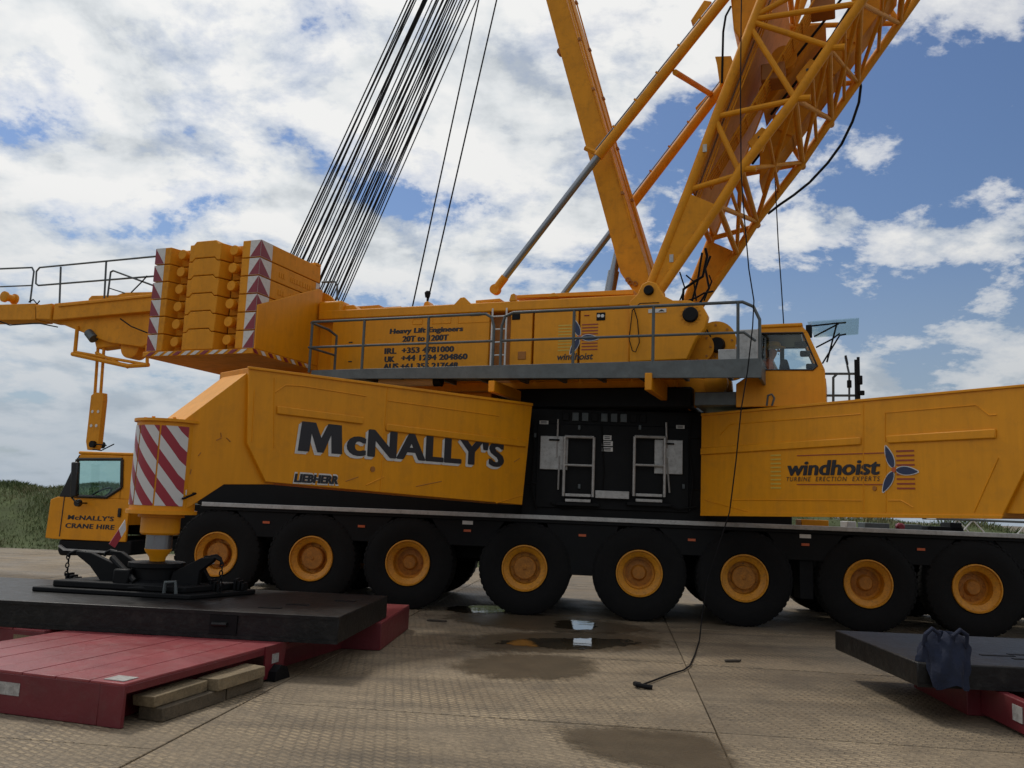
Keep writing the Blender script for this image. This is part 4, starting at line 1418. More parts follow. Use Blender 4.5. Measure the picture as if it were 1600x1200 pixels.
# railing and mirrors ahead of the cab
FY = -1.6
rr = MB()
for pts in ([(1289, 584), (1336, 584)], [(1289, 618), (1336, 618)], [(1302, 640), (1302, 590), (1308, 584)]):
    q = [S.at(*p, FY) for p in pts]
    rr.path([S.w(x, FY, z) for x, z in q], .018, 6)
rr.build('hand_rail', 'rail_grey', ocb)
for (x0, x1, y0, y1) in ((1336, 1338, 562, 640), (1340, 1342, 558, 640)):
    a, b = S.at(x0, y1, FY), S.at(x1, y0, FY)
    MB().box(S, a[0], b[0] + .01, FY - .02, FY + .02, a[1], b[1]).build('mast_post', 'black', ocb, .004)
q = S.poly([(1319, 557), (1323, 556), (1326, 570), (1323, 573)], FY)
MB().prism(S, q, FY - .08, FY + .08).build('mirror', 'black_gloss', ocb, .01)
q = [S.at(*p, FY) for p in ((1324, 572), (1327, 585), (1327, 636))]
MB().path([S.w(x, FY, z) for x, z in q], .014, 6).build('mirror_arm', 'rail_grey', ocb)
for (px, py, w_, h_) in ((1327, 600, .03, .05), (1344, 594, .03, .06), (1346, 614, .04, .03)):
    a = S.at(px, py, FY)
    MB().box(S, a[0] - w_, a[0] + w_, FY - .04, FY + .04, a[1] - h_, a[1] + h_).build('camera_housing', 'black', ocb, .01)

# ---- counterweight carrier frame
cx0, cx1 = -7.06, -4.94
MB().box(S, cx0 - .04, cx1 + .04, -3.24, 3.24, 3.80, 3.885).build('ballast_plate', 'yellow_boom', CR, .01)
bpl = bpy.data.objects['ballast_plate']
n_ = 11
for i in range(n_):
    x = cx0 + .03 + (cx1 - cx0 - .3) * i / (n_ - 1)
    mb = MB().prism(S, [(x, 3.81), (x + .1, 3.81), (x + .2, 3.875), (x + .1, 3.875)], -3.248, -3.242)
    mb.build('hazard_stripe', 'white' if i % 3 else 'red', bpl, smooth=False)
for i in range(8):
    y = -3.2 + i * .2
    MB().prismx(S, [(y, 3.81), (y + .09, 3.81), (y + .02, 3.875), (y - .07, 3.875)], cx1 + .042, cx1 + .048).build('hazard_stripe', 'white' if i % 2 else 'red', bpl, smooth=False)
pA, pB = S.atx(406, 477, cx1 + .03), S.atx(497, 451, cx1 + .03)
MB().prismx(S, [(-3.2, 3.886), (-1.45, 3.886), (-1.45, pB[1]), (pB[0], pB[1]), (-3.2, pA[1])], cx1 + .006, cx1 + .04).build('ballast_bracket', 'yellow', CR, .01)
MB().prismx(S, [(3.2, 3.886), (1.45, 3.886), (1.45, 4.9), (1.6, 4.9), (3.2, 4.6)], cx1 + .006, cx1 + .04).build('ballast_bracket', 'yellow', CR, .01)
MB().box(S, cx1 + .05, -4.4, -1.6, -1.3, 4.7, 5.02).build('winch_housing', 'yellow', CR, .05)
q = [S.at(*p, -1.5) for p in ((503, 441), (523, 440), (527, 445), (527, 468))]
MB().path([S.w(x, -1.5, z) for x, z in q], .018, 6).build('guard_rail', 'rail_grey', CR)
for x in (-5.9, -5.1):
    MB().lathe(S.w(x, -1.3, 4.85), (S.v[0], S.v[1], 0), [(0, .42), (.06, .42), (.07, .3), (2.53, .3), (2.54, .42), (2.6, .42)], 32).build('winch_drum', 'yellow_boom', CR)
# ---- rear arm
AY = -1.0
arm = MB().prism(S, S.poly([(85, 474), (260, 457), (260, 484), (82, 500)], AY), AY, AY + .7).build('rear_arm', 'yellow_boom', CR, .015)
MB().prism(S, S.poly([(-90, 478), (52, 473), (52, 499), (-90, 500)], AY), AY + .05, AY + .5).build('arm_extension', 'yellow_boom', arm, .012)
MB().prism(S, S.poly([(57, 477), (82, 474), (80, 500), (57, 499)], AY), AY - .02, AY + .6).build('arm_joint', 'yellow_boom', arm, .02)
MB().prism(S, S.poly([(84, 500), (260, 485), (260, 530), (232, 545), (180, 538)], AY + .3), AY + .12, AY + .6).build('arm_underside', 'yellow_boom', arm, .02)
a0, a1 = S.at(52, 487, AY), S.at(58, 487, AY)
MB().box(S, a0[0] - .02, a1[0] + .02, AY + .06, AY + .5, a0[1] - .12, a0[1] + .12).build('hinge_block', 'black', arm)
MB().prism(S, S.poly([(90, 476), (240, 460), (240, 463), (90, 479)], AY - .03), AY - .03, AY - .001).build('top_flange', 'yellow_boom', arm, .004)
MB().prism(S, S.poly([(135, 466), (140, 461), (180, 460), (190, 456), (235, 455), (235, 460), (135, 470)], AY), AY + .05, AY + .3).build('arm_fitting', 'yellow_boom', arm, .01)
for pts, r in (([(0, 420), (50, 418), (53, 424), (47, 473)], .02), ([(0, 448), (49, 446)], .016), ([(0, 420), (-40, 421), (-40, 474)], .02),
               ([(93, 474), (95, 417)], .02), ([(163, 466), (166, 409)], .02), ([(260, 399), (62, 418), (57, 424), (56, 443), (60, 446), (260, 430)], .02),
               ([(168, 464), (173, 425), (177, 423), (250, 450)], .02), ([(170, 450), (195, 458)], .014)):
    q = [S.at(*p, AY + .05) for p in pts]
    MB().path([S.w(x, AY + .05, z) for x, z in q], r, 6).build('hand_rail', 'rail_grey', arm)
for pts in ([(205, 457), (222, 440), (230, 431)], [(0, 502), (15, 508), (60, 505), (90, 511)], [(188, 498), (205, 510), (230, 520)], [(45, 472), (52, 468), (58, 475), (62, 470)]):
    q = [S.at(*p, AY - .02) for p in pts]
    MB().path([S.w(x, AY - .02, z) for x, z in q], .014, 6).build('hydraulic_hose', 'rope_black', arm)
a = S.at(5, 463, AY + .1)
MB().lathe(S.w(a[0], AY + .1, a[1]), (S.v[0], S.v[1], 0), [(0, .1), (.01, .12), (.06, .12), (.07, .08), (.25, .08), (.26, .12), (.3, .12)], 24).build('rope_sheave', 'yellow_boom', arm)
a = S.at(208, 543, AY + .3)
MB().lathe(S.w(a[0], AY + .2, a[1]), (S.v[0], S.v[1], 0), [(0, .2), (.01, .235), (.3, .235), (.31, .2)], 28).build('cable_reel', 'yellow_boom', arm)
fr_ = MB()
for pts, r in (([(121, 510), (117, 552)], .04), ([(113, 553), (200, 572), (232, 570)], .045), ([(117, 550), (232, 570)], .03), ([(230, 568), (230, 540)], .035), ([(150, 551), (200, 574)], .03)):
    q = [S.at(*p, AY + .1) for p in pts]
    fr_.path([S.w(x, AY + .1, z) for x, z in q], r, 8)
fr_.build('guard_frame', 'yellow_boom', arm)
MB().prism(S, S.poly([(139, 502), (180, 499), (186, 540), (150, 545)], AY + .2), AY + .2, AY + .5).build('gear_housing', 'yellow_boom', arm, .03)
a = S.at(142, 524, AY + .1)
MB().lathe(S.w(a[0], AY + .1, a[1]), (S.u[0] * .6, S.u[1] * .6, -.5), [(-.1, .09), (.12, .10)], 16).build('hydraulic_motor', 'rail_grey', arm)
# hanging strut with drilled plates
for pts, r in (([(154, 530), (148, 620)], .032), ([(163, 535), (157, 620)], .032)):
    q = [S.at(*p, AY + .25) for p in pts]
    MB().path([S.w(x, AY + .25, z) for x, z in q], r, 8).build('strut_rod', 'yellow_boom', arm)
q = S.poly([(142, 618), (148, 613), (161, 614), (161, 625), (154, 690), (150, 703), (136, 703), (134, 690)], AY + .2)
sp_ = MB().prism(S, q, AY + .2, AY + .32).build('strut_plate', 'yellow_boom', arm, .01)
for (px, py) in ((144, 643), (153, 643), (142, 665), (150, 665)):
    a = S.at(px, py, AY + .19)
    MB().lathe(S.w(a[0], AY + .192, a[1]), (S.v[0], S.v[1], 0), [(0, .032), (.012, .032)], 12).build('bolt', 'white', sp_)
a = S.at(144, 694, AY + .15)
MB().lathe(S.w(a[0], AY + .13, a[1]), (S.v[0], S.v[1], 0), [(0, .07), (.3, .07)], 14).build('strut_pin', 'black', sp_)
q = [S.at(*p, AY + .15) for p in ((145, 702), (158, 704), (178, 694))]
MB().path([S.w(x, AY + .15, z) for x, z in q], .012, 6).build('locking_wire', 'rope_black', sp_)
q = [S.at(*p, AY + .15) for p in ((150, 694), (166, 696))]
MB().path([S.w(x, AY + .15, z) for x, z in q], .014, 6).build('locking_pin', 'rope_black', sp_)

# ---- A-frame mast
MY0, MY1 = -.62, .55
L0, L1 = S.at(853, 0, MY0), S.at(962, 400, MY0)
dirm = Vector((L0[0] - L1[0], L0[1] - L1[1])).normalized()
nrm = Vector((dirm.y, -dirm.x))                                # towards the boom
foot = Vector(L1) - dirm * .75
head = Vector(L1) + dirm * 9.2


def mq(along, across):
    p = Vector(L1) + dirm * along + nrm * across
    return (p.x, p.y)


WM = .30
ms = MB()
ms.prism(S, [mq(-.3, 0), mq(-.75, .15), mq(-.75, .42), mq(-.35, .44), mq(2.2, .38), mq(9.2, .30), mq(9.2, 0)], MY0, MY0 + .46)
mast = ms.build('mast', 'yellow_boom', CR, .012)
MB().prism(S, [mq(-.3, 0), mq(-.75, .15), mq(-.75, .42), mq(-.35, .44), mq(2.2, .38), mq(9.2, .30), mq(9.2, 0)], MY1 - .46, MY1).build('mast_leg', 'yellow_boom', mast, .012)
for al in (1.2, 3.6, 6.0, 8.4):
    MB().prism(S, [mq(al, .06), mq(al + .25, .06), mq(al + .25, .26), mq(al, .26)], MY0 + .37, MY1 - .37).build('mast_crossbeam', 'yellow_boom', mast, .01)
MB().lathe(S.w(*(mq(9.0, .15)[0], MY0 - .3, mq(9.0, .15)[1])), (S.v[0], S.v[1], 0), [(0, .30), (1.8, .30)], 28).build('head_sheaves', 'yellow_boom', mast)
for ac in (.33, .40):
    pts = [S.w(*(mq(t, ac + 0.06)[0], MY0 - .02 if ac < .35 else MY0 + .4, mq(t, ac + 0.06)[1])) for t in (.2, 1, 2, 3, 4, 5, 6, 7, 8)]
    MB().path(pts, .014, 6).build('mast_pipe', 'yellow_boom', mast)
    for p in pts[1:-1]:
        MB().lathe(p, (S.v[0], S.v[1], 0), [(-.035, .028), (.035, .028)], 8).build('pipe_clamp', 'brown_panel', mast)
a = S.at(873, 76, MY0 - .02)
MB().lathe(S.w(a[0], MY0 + .05, a[1]), (S.v[0], S.v[1], 0), [(0, .06), (.12, .06)], 12).build('mast_lug', 'brown_panel', mast)
for (px, py) in ((957, 344), (969, 384)):
    a = S.at(px, py, MY0)
    MB().lathe(S.w(a[0] + .02, MY0 + .08, a[1]), (S.v[0], S.v[1], 0), [(0, .11), (.2, .11)], 16).build('mast_lug', 'yellow_boom', mast)
MB().prism(S, S.poly([(964, 380), (972, 376), (985, 420), (996, 447), (985, 447)], MY0 + .02), MY0 + .02, MY0 + .2).build('cylinder_bracket', 'yellow_boom', mast, .01)
for (px, py) in ((982, 438), (985, 442), (993, 444)):
    a = S.at(px, py, MY0)
    MB().torus(S.w(a[0], MY0 - .03, a[1]), (S.v[0], S.v[1], 0), (1, 0, 0), .035, .035, .014, 14, 6).build('shackle_ring', 'brown_panel', mast)
# luffing cylinder of the mast
a, b, c_ = S.at(952, 462, -.35), S.at(959, 424, -.35), S.at(967, 388, -.35)
MB().tube(S.w(a[0] - .05, -.35, a[1] - .3), S.w(b[0], -.35, b[1]), .095, 20).build('mast_cylinder', 'chrome', CR)
MB().tube(S.w(b[0], -.35, b[1]), S.w(c_[0], -.35, c_[1]), .07, 20).build('cylinder_rod', 'chrome', CR)

# ---- boom backstops (tube and chrome rod), near and far
def backstop(y, rod0, rod1, top, rT, rR):
    p0, p1, p2 = S.at(*rod0, y), S.at(*rod1, y), S.at(*top, y)
    d = Vector((p2[0] - p0[0], p2[1] - p0[1])).normalized()
    A, B, C3 = S.w(p0[0], y, p0[1]), S.w(p1[0], y, p1[1]), S.w(p2[0], y, p2[1])
    t = MB().tube(B, C3, rT, 20).build('backstop_tube', 'yellow_boom', CR)
    MB().tube(A, B + (C3 - B).normalized() * .1, rR, 20).build('backstop_rod', 'chrome', t)
    ax = (B - A).normalized()
    MB().tube(A - ax * .02, A + ax * .22, rR * 1.15, 16).build('rod_eye_neck', 'yellow_boom', t)
    MB().lathe(A - Vector((S.v[0], S.v[1], 0)) * .06 - ax * .05, (S.v[0], S.v[1], 0), [(0, .085), (.12, .085)], 18).build('rod_eye', 'yellow_boom', t)
    side = Vector((-d.y, d.x))
    off = S.w(side.x * (rT + .025), 0, 0) - S.w(0, 0, 0)
    off.z = side.y * (rT + .025)
    MB().tube(B + off, C3 + off, .012, 6).build('pipe', 'chrome', t)
    L = (C3 - B).length
    for k in range(1, int(L / .55)):
        P = B + (C3 - B) * (k * .55 / L)
        MB().tube(P, P + off * 1.25, .02, 6).build('pipe_clamp', 'yellow_boom', t)
    MB().tube(B + off * 2.6, B + ax * .05 - off * .2, .045, 6).build('rod_guide', 'yellow_boom', t)
    return t


NY, FYB = -1.35, 1.15
backstop(-.95, (777, 449), (934, 245), (1152, -28), .085, .062)
backstop(.85, (868, 476), (966, 348), (1135, 128), .085, .062)

# ---- lattice boom
Lc = [S.at(*p, NY) for p in ((1014, 452), (1074, 302), (1121, 176), (1178, 30))]
Rc = [S.at(*p, NY) for p in ((1030, 456), (1122, 322), (1158, 264), (1242, 154), (1295, 75), (1344, 5))]


def ext(l, d):
    a, b = Vector(l[-2]), Vector(l[-1])
    q = b + (b - a).normalized() * d
    return (q.x, q.y)


Lc += [ext(Lc, 1.3), ext(Lc, 3.2)]
Lc[-1] = ext(Lc[:-1], 2.0)
Rc += [ext(Rc, 1.2)]
Rc += [ext(Rc, 1.6)]
boom = None
rch = .072
for y in (NY, FYB):
    m = MB().path([S.w(x, y, z) for x, z in Lc], rch, 14)
    if boom is None:
        boom = m.build('boom', 'yellow_boom', CR)
    else:
        m.build('chord', 'yellow_boom', boom)
    MB().path([S.w(x, y, z) for x, z in Rc], rch, 14).build('chord', 'yellow_boom', boom)
    pl = [Lc[0], Lc[1], Rc[1], Rc[0]]
    MB().prism(S, pl, y - .03, y + .03).build('foot_plate', 'yellow_boom', boom, .006)
    fc = ((Lc[0][0] + Rc[0][0]) / 2 - .02, pv[1])
    MB().lathe(S.w(pv[0], y - .1, pv[1]), (S.v[0], S.v[1], 0), [(0, .17), (.2, .17)], 24).build('foot_eye', 'yellow_boom', boom)
    br = [((1076, 297), (1152, 274)), ((1120, 192), (1154, 266)), ((1121, 182), (1238, 157)), ((1175, 47), (1240, 150)), ((1178, 35), (1294, 72)), ((1180, 25), (1262, -20))]
    for p, q in br:
        a, b = S.at(*p, NY), S.at(*q, NY)
        MB().tube(S.w(a[0], y, a[1]), S.w(b[0], y, b[1]), .045, 10).build('brace', 'yellow_boom', boom)
    MB().tube(S.w(Lc[3][0], y, Lc[3][1]), S.w(Rc[5][0], y, Rc[5][1]), .045, 10).build('brace', 'yellow_boom', boom)
    MB().tube(S.w(Rc[5][0], y, Rc[5][1]), S.w(Lc[4][0], y, Lc[4][1]), .045, 10).build('brace', 'yellow_boom', boom)
    MB().tube(S.w(Lc[4][0], y, Lc[4][1]), S.w(Rc[6][0], y, Rc[6][1]), .045, 10).build('brace', 'yellow_boom', boom)
    MB().tube(S.w(Lc[5][0], y, Lc[5][1]), S.w(Rc[6][0], y, Rc[6][1]), .045, 10).build('brace', 'yellow_boom', boom)
for nodes in (Lc, Rc):
    for i in range(1, len(nodes)):
        x, z = nodes[i]
        MB().tube(S.w(x, NY, z), S.w(x, FYB, z), .05, 10).build('cross_tube', 'yellow_boom', boom)
        if i + 1 < len(nodes):
            a, b = (NY, FYB) if i % 2 else (FYB, NY)
            MB().tube(S.w(x, a, z), S.w(nodes[i + 1][0], b, nodes[i + 1][1]), .04, 10).build('brace', 'yellow_boom', boom)
for i in (2, 3, 4):
    x, z = Rc[i]
    MB().tube(S.w(x, FYB, z), S.w(x, FYB + .22, z), .06, 10).build('stub_tube', 'yellow_boom', boom)
    MB().tube(S.w(x, NY, z), S.w(x, NY - .0, z + .0001) + Vector((.22 * S.u[0], .22 * S.u[1], -.02)), .05, 10).build('stub_tube', 'yellow_boom', boom)
for nodes, rr_ in ((Lc, .03), (Rc, .034)):
    for i in range(1, len(nodes) - 1):
        a, b = (FYB, NY) if i % 2 else (NY, FYB)
        MB().tube(S.w(nodes[i][0], a, nodes[i][1]), S.w(nodes[i + 1][0], b, nodes[i + 1][1]), rr_, 8).build('brace', 'yellow_boom', boom)
        mx_, mz_ = (nodes[i][0] + nodes[i + 1][0]) / 2, (nodes[i][1] + nodes[i + 1][1]) / 2
        MB().tube(S.w(mx_, NY, mz_), S.w(mx_, FYB, mz_), .03, 8).build('cross_tube', 'yellow_boom', boom)
for k_, off_ in enumerate((.10, .14, .18)):
    pts_ = [S.w(x + off_ * .9, NY + .12, z - off_ * .4) for x, z in Lc[1:]]
    MB().path(pts_, .012, 6).build('boom_pipe', 'yellow_boom' if k_ else 'chrome', boom)
# plated top between the chords, winch box and inner girder


def lerp2(a, b, t):
    return (a[0] + (b[0] - a[0]) * t, a[1] + (b[1] - a[1]) * t)


A_, B_ = lerp2(Lc[1], Lc[2], .05), lerp2(Lc[3], Lc[4], .8)
MB().add([S.w(A_[0] + .03, NY + .1, A_[1]), S.w(B_[0] + .03, NY + .1, B_[1]), S.w(B_[0] + .03, FYB - .1, B_[1]), S.w(A_[0] + .03, FYB - .1, A_[1]),
          S.w(A_[0] + .06, NY + .1, A_[1]), S.w(B_[0] + .06, NY + .1, B_[1]), S.w(B_[0] + .06, FYB - .1, B_[1]), S.w(A_[0] + .06, FYB - .1, A_[1])],
         [(0, 1, 2, 3), (7, 6, 5, 4), (0, 4, 5, 1), (1, 5, 6, 2), (2, 6, 7, 3), (3, 7, 4, 0)]).build('cover_plate', 'yellow_boom', boom)
wbx = S.poly([(1140, -20), (1205, -40), (1196, 20), (1185, 48), (1155, 60), (1146, 45)], -.9)
MB().prism(S, wbx, -.9, .5).build('winch_box', 'yellow_boom', boom, .03)
q = [lerp2(Rc[2], Lc[2], .10), lerp2(Rc[6], Lc[5], .05)]
d = (Vector(q[1]) - Vector(q[0])).normalized()
n2 = Vector((-d.y, d.x))
g0, g1 = Vector(q[0]) + d * .3, Vector(q[1])
MB().prism(S, [tuple(g0), tuple(g0 + d * .5 + n2 * .34), tuple(g1 + n2 * .34), tuple(g1)], .15, .75).build('inner_girder', 'yellow_boom', boom, .015)
MB().prism(S, [tuple(g0 + d * .9 + n2 * .5), tuple(g0 + d * 1.2 + n2 * .8), tuple(g0 + d * 2.4 + n2 * .8), tuple(g0 + d * 2.6 + n2 * .5)], -.3, .3).build('winch_frame', 'yellow_boom', boom, .015)
MB().lathe(S.w(*(tuple(g0 + d * 1.7 + n2 * .65)[0], -.6, tuple(g0 + d * 1.7 + n2 * .65)[1])), (S.v[0], S.v[1], 0), [(0, .2), (.05, .2), (.06, .15), (1.1, .15), (1.11, .2), (1.16, .2)], 28).build('winch_drum', 'yellow_boom', boom)
for pts in ([(1168, 222), (1190, 198), (1204, 205), (1192, 236), (1178, 240)], [(1243, 120), (1266, 91), (1282, 98), (1268, 128), (1250, 134)]):
    pp_ = S.poly(pts, NY + .3)
    tb = MB().prism(S, pp_, NY + .3, NY + .36).build('sheave_plate', 'yellow_boom', boom, .012)
    cxm = sum(p[0] for p in pp_) / 5
    czm = sum(p[1] for p in pp_) / 5
    MB().lathe(S.w(cxm, NY + .29, czm + .05), (S.v[0], S.v[1], 0), [(0, .025), (.02, .025)], 10).build('bolt', 'ink', tb)
for k_, (y0_, al0, al1) in enumerate(((.05, .6, 3.6), (-.05, 1.0, 4.2), (.85, .4, 4.0), (-.45, 1.6, 4.4))):
    a_, b2_ = g0 + d * al0 + n2 * (.40 + .05 * k_), g0 + d * al1 + n2 * (.42 + .05 * k_)
    MB().path([S.w(a_.x, y0_, a_.y), S.w((a_.x + b2_.x) / 2 + .05, y0_ + .04, (a_.y + b2_.y) / 2 - .06), S.w(b2_.x, y0_, b2_.y)], .022, 8).build('hydraulic_hose', 'rope_black', boom)
for al in (.9, 1.5, 2.1, 2.7, 3.3):
    a_ = g0 + d * al
    MB().prism(S, [tuple(a_ + n2 * .0), tuple(a_ + d * .05), tuple(a_ + d * .05 + n2 * .36), tuple(a_ + n2 * .36)], .12, .78).build('girder_rib', 'yellow_boom', boom, .006)
for al in (1.3, 2.6, 3.6):
    a_ = g0 + d * al + n2 * .55
    MB().box(S, a_.x - .18, a_.x + .18, -.95, -.55, a_.y - .14, a_.y + .14).build('valve_block', 'brown_panel', boom, .02)
# walkway ladder inside the boom
la, lb = S.at(1108, 285, -.9), S.at(1300, -40, -.9)
dl = Vector((lb[0] - la[0], lb[1] - la[1]))
LL = dl.length
lw = MB()
for y in (-1.02, -.92, -.82, -.72, -.62):
    lw.tube(S.w(la[0], y, la[1]), S.w(lb[0], y, lb[1]), .016, 6)
lwo = lw.build('boom_walkway', 'yellow_boom', boom)
for k in range(int(LL / .28)):
    p = Vector(la) + dl * (k * .28 / LL)
    MB().box(S, p.x - .012, p.x + .012, -1.03, -.61, p.y - .016, p.y + .016).build('rung', 'yellow_boom', lwo)
# hoses about the boom foot
for pts, y, r in (([(1066, 480), (1068, 452), (1085, 440), (1098, 432), (1105, 400), (1102, 388)], -.6, .022), ([(1062, 470), (1070, 450), (1062, 425)], -1.0, .012), ([(1080, 475), (1090, 440), (1097, 395)], -.3, .018), ([(1092, 476), (1108, 450), (1102, 420), (1110, 400)], .2, .02), ([(1075, 470), (1088, 465), (1100, 458), (1115, 455)], -.2, .016), ([(1064, 472), (1074, 480)], -.8, .03), ([(1088, 470), (1084, 440), (1072, 430)], .0, .014), ([(1100, 470), (1112, 440), (1108, 430)], .3, .014)):
    q = [S.at(*p, y) for p in pts]
    MB().path([S.w(x, y, z) for x, z in q], r, 8).build('hydraulic_hose', 'rope_black', boom)
hq = [S.at(*p, FYB + .1) for p in ((1336, 112), (1342, 120), (1345, 135), (1342, 160), (1332, 190), (1315, 225), (1293, 255), (1265, 285), (1240, 305), (1218, 320), (1200, 334))]
MB().path([S.w(x, FYB + .1, z) for x, z in hq], .024, 8).build('boom_hose', 'rope_black', boom)
hq = [S.at(*p, -1.0) for p in ((1142, 10), (1134, 25), (1130, 50), (1129, 90), (1128, 130))]
MB().path([S.w(x, -1.0, z) for x, z in hq], .018, 8).build('boom_hose', 'rope_black', boom)
MB().prism(S, S.poly([(1117, 88), (1142, 87), (1150, 110), (1125, 135), (1120, 100)], -1.0), -1.0, -.9).build('backstop_lug', 'yellow_boom', boom, .01)
# strut tying the two backstops, with boxes on the tubes
for (pa, ya, pb, yb) in (((1055, 113), -.95, (1112, 148), .85),):
    a, b = S.at(*pa, ya), S.at(*pb, yb)
    MB().tube(S.w(a[0], ya, a[1]), S.w(b[0], yb, b[1]), .05, 10).build('backstop_tie', 'yellow_boom', CR)
for pts, y in (([(1079, 32), (1100, 0), (1112, 2), (1088, 40)], -.85), ([(1086, 168), (1112, 140), (1120, 148), (1090, 176)], .95)):
    MB().prism(S, S.poly(pts, y), y, y + .25).build('backstop_box', 'yellow_boom', CR, .012)
for (px, py) in ((1101, 231), (1048, 402)):
    a = S.at(px, py, NY - .09)
    MB().box(S, a[0] - .03, a[0] + .03, NY - .085 if py < 300 else NY - .038, NY - .031 if py > 300 else NY - .06, a[1] - .06, a[1] + .06).build('sign_plate', 'alu', boom)

# ---- ropes
rk = random.Random(11)
hd = Vector(mq(9.0, .15))
NR = 38
for i in range(NR):
    t = min(1, max(0, i / (NR - 1) + (rk.uniform(-.03, .03) if 0 < i < NR - 1 else 0)))
    y = -1.15 + 2.3 * ((i * 7) % NR) / (NR - 1)
    pb = S.at(456 + 88 * t, 392 + 62 * t, y)
    ptp = S.at(637 + 104 * t + rk.uniform(-7, 7), 0, y)
    A = S.w(pb[0], y, pb[1])
    B = S.w(ptp[0], y, ptp[1])
    dd = (B - A).normalized()
    A = A - dd * .5
    B = B + dd * 3.2
    MB().tube(A, B, .0125, 6).build('luffing_rope', 'rope_black', CR)
for pa, pb, y in (((643, 486), (748, 0), -.9), ((669, 468), (776, 0), -1.3)):
    a, b = S.at(*pa, y), S.at(*pb, y)
    A, B = S.w(a[0], y, a[1]), S.w(b[0], y, b[1])
    dd = (B - A).normalized()
    MB().tube(A - dd * .15, B + dd * 4.0, .014, 6).build('hoist_rope', 'rope_black', CR)

# ---- small items carried on the deck beyond the right beam
for (x0, x1, y0, y1, mt, nm) in ((1252, 1295, 813, 818, 'yellow', 'deck_box'), (1324, 1338, 815, 824, 'white', 'deck_box'), (1352, 1390, 818, 825, 'galvanised', 'deck_box'), (1412, 1440, 820, 828, 'galvanised', 'deck_box'), (1485, 1503, 817, 824, 'black', 'deck_box'), (1450, 1506, 824, 832, 'black', 'deck_box')):
    a, b = K.at(x0, y1, .8), K.at(x1, y0, .8)
    MB().box(K, a[0], b[0], .8, 1.2, 1.40, b[1]).build(nm, mt, CR, .01)
a = K.at(1405, 823, .8)
MB().lathe(K.w(a[0], .7, a[1]), (K.v[0], K.v[1], 0), [(0, .04), (.02, .06), (.1, .06)], 14).build('hose_coupling', 'red', CR)
a, b = K.at(350, 757, .2), K.at(408, 765, .2)

# ================================================================ THINGS ON AND ROUND THE CRANE
# ---- counterweight slabs, two stacks of six
NS, SZ0, SZ1 = 6, 3.89, 5.66
sh_ = (SZ1 - SZ0) / NS
YN, YI = -3.2, -1.5
e_ = [S.at(px, 460, YN)[0] for px in (240, 262, 268, 288, 296, 343, 350, 372, 378, 408)]
e_[0], e_[-1] = cx0, cx1
W = cx1 - cx0


def fx(px):
    return cx0 + W * (px - 237.) / (405. - 237.)


def slab(z0, side):
    """side -1 = near stack, +1 = far stack (mirrored in y)"""
    g = -side
    Yf = lambda y: y if side < 0 else -y
    gap = .006
    a = [fx(p) for p in (262, 267, 289, 294, 344, 350, 372, 377)]
    plan = [(cx0, YN), (a[0], YN), (a[1], YN + .22), (a[2], YN + .22), (a[3], YN + .0), (a[4], YN + .0), (a[5], YN + .22), (a[6], YN + .22), (a[7], YN), (cx1, YN), (cx1, YI), (cx0, YI)]
    cen = [(a[2], YN + .22), (a[3], YN - .01), (a[4], YN - .01), (a[5], YN + .22), (a[5], YI), (a[2], YI)]
    lft = [(cx0, YN), (a[0], YN), (a[1], YN + .22), (a[2], YN + .22), (a[2], YI), (cx0, YI)]
    rgt = [(a[5], YN + .22), (a[6], YN + .22), (a[7], YN), (cx1, YN), (cx1, YI), (a[5], YI)]
    up = .055
    m = MB()
    for pl in (lft, rgt):
        m.prismz(S, [(x, Yf(y)) for x, y in pl], z0 + gap, z0 + sh_ - gap)
    for tri in ([(a[2], YN + .22), (a[3] + .001, YN - .01), (a[3] + .001, YN + .22)], [(a[4] - .001, YN - .01), (a[5], YN + .22), (a[4] - .001, YN + .22)]):
        m.prismz(S, [(x, Yf(y)) for x, y in tri], z0 + gap, z0 + sh_ - gap)
    lo_ = up if z0 > SZ0 + .1 else 0
    pr = [(a[3], z0 + gap), (a[3] + .07, z0 + gap), (a[3] + .12, z0 + gap + lo_), (a[4] - .12, z0 + gap + lo_), (a[4] - .07, z0 + gap), (a[4], z0 + gap)]
    pr += [(a[4], z0 + sh_ - gap), (a[4] - .07, z0 + sh_ - gap), (a[4] - .12, z0 + sh_ - gap + up), (a[3] + .12, z0 + sh_ - gap + up), (a[3] + .07, z0 + sh_ - gap), (a[3], z0 + sh_ - gap)]
    m.prism(S, pr, Yf(YN - .01), Yf(YI - .01))
    return m, a, Yf


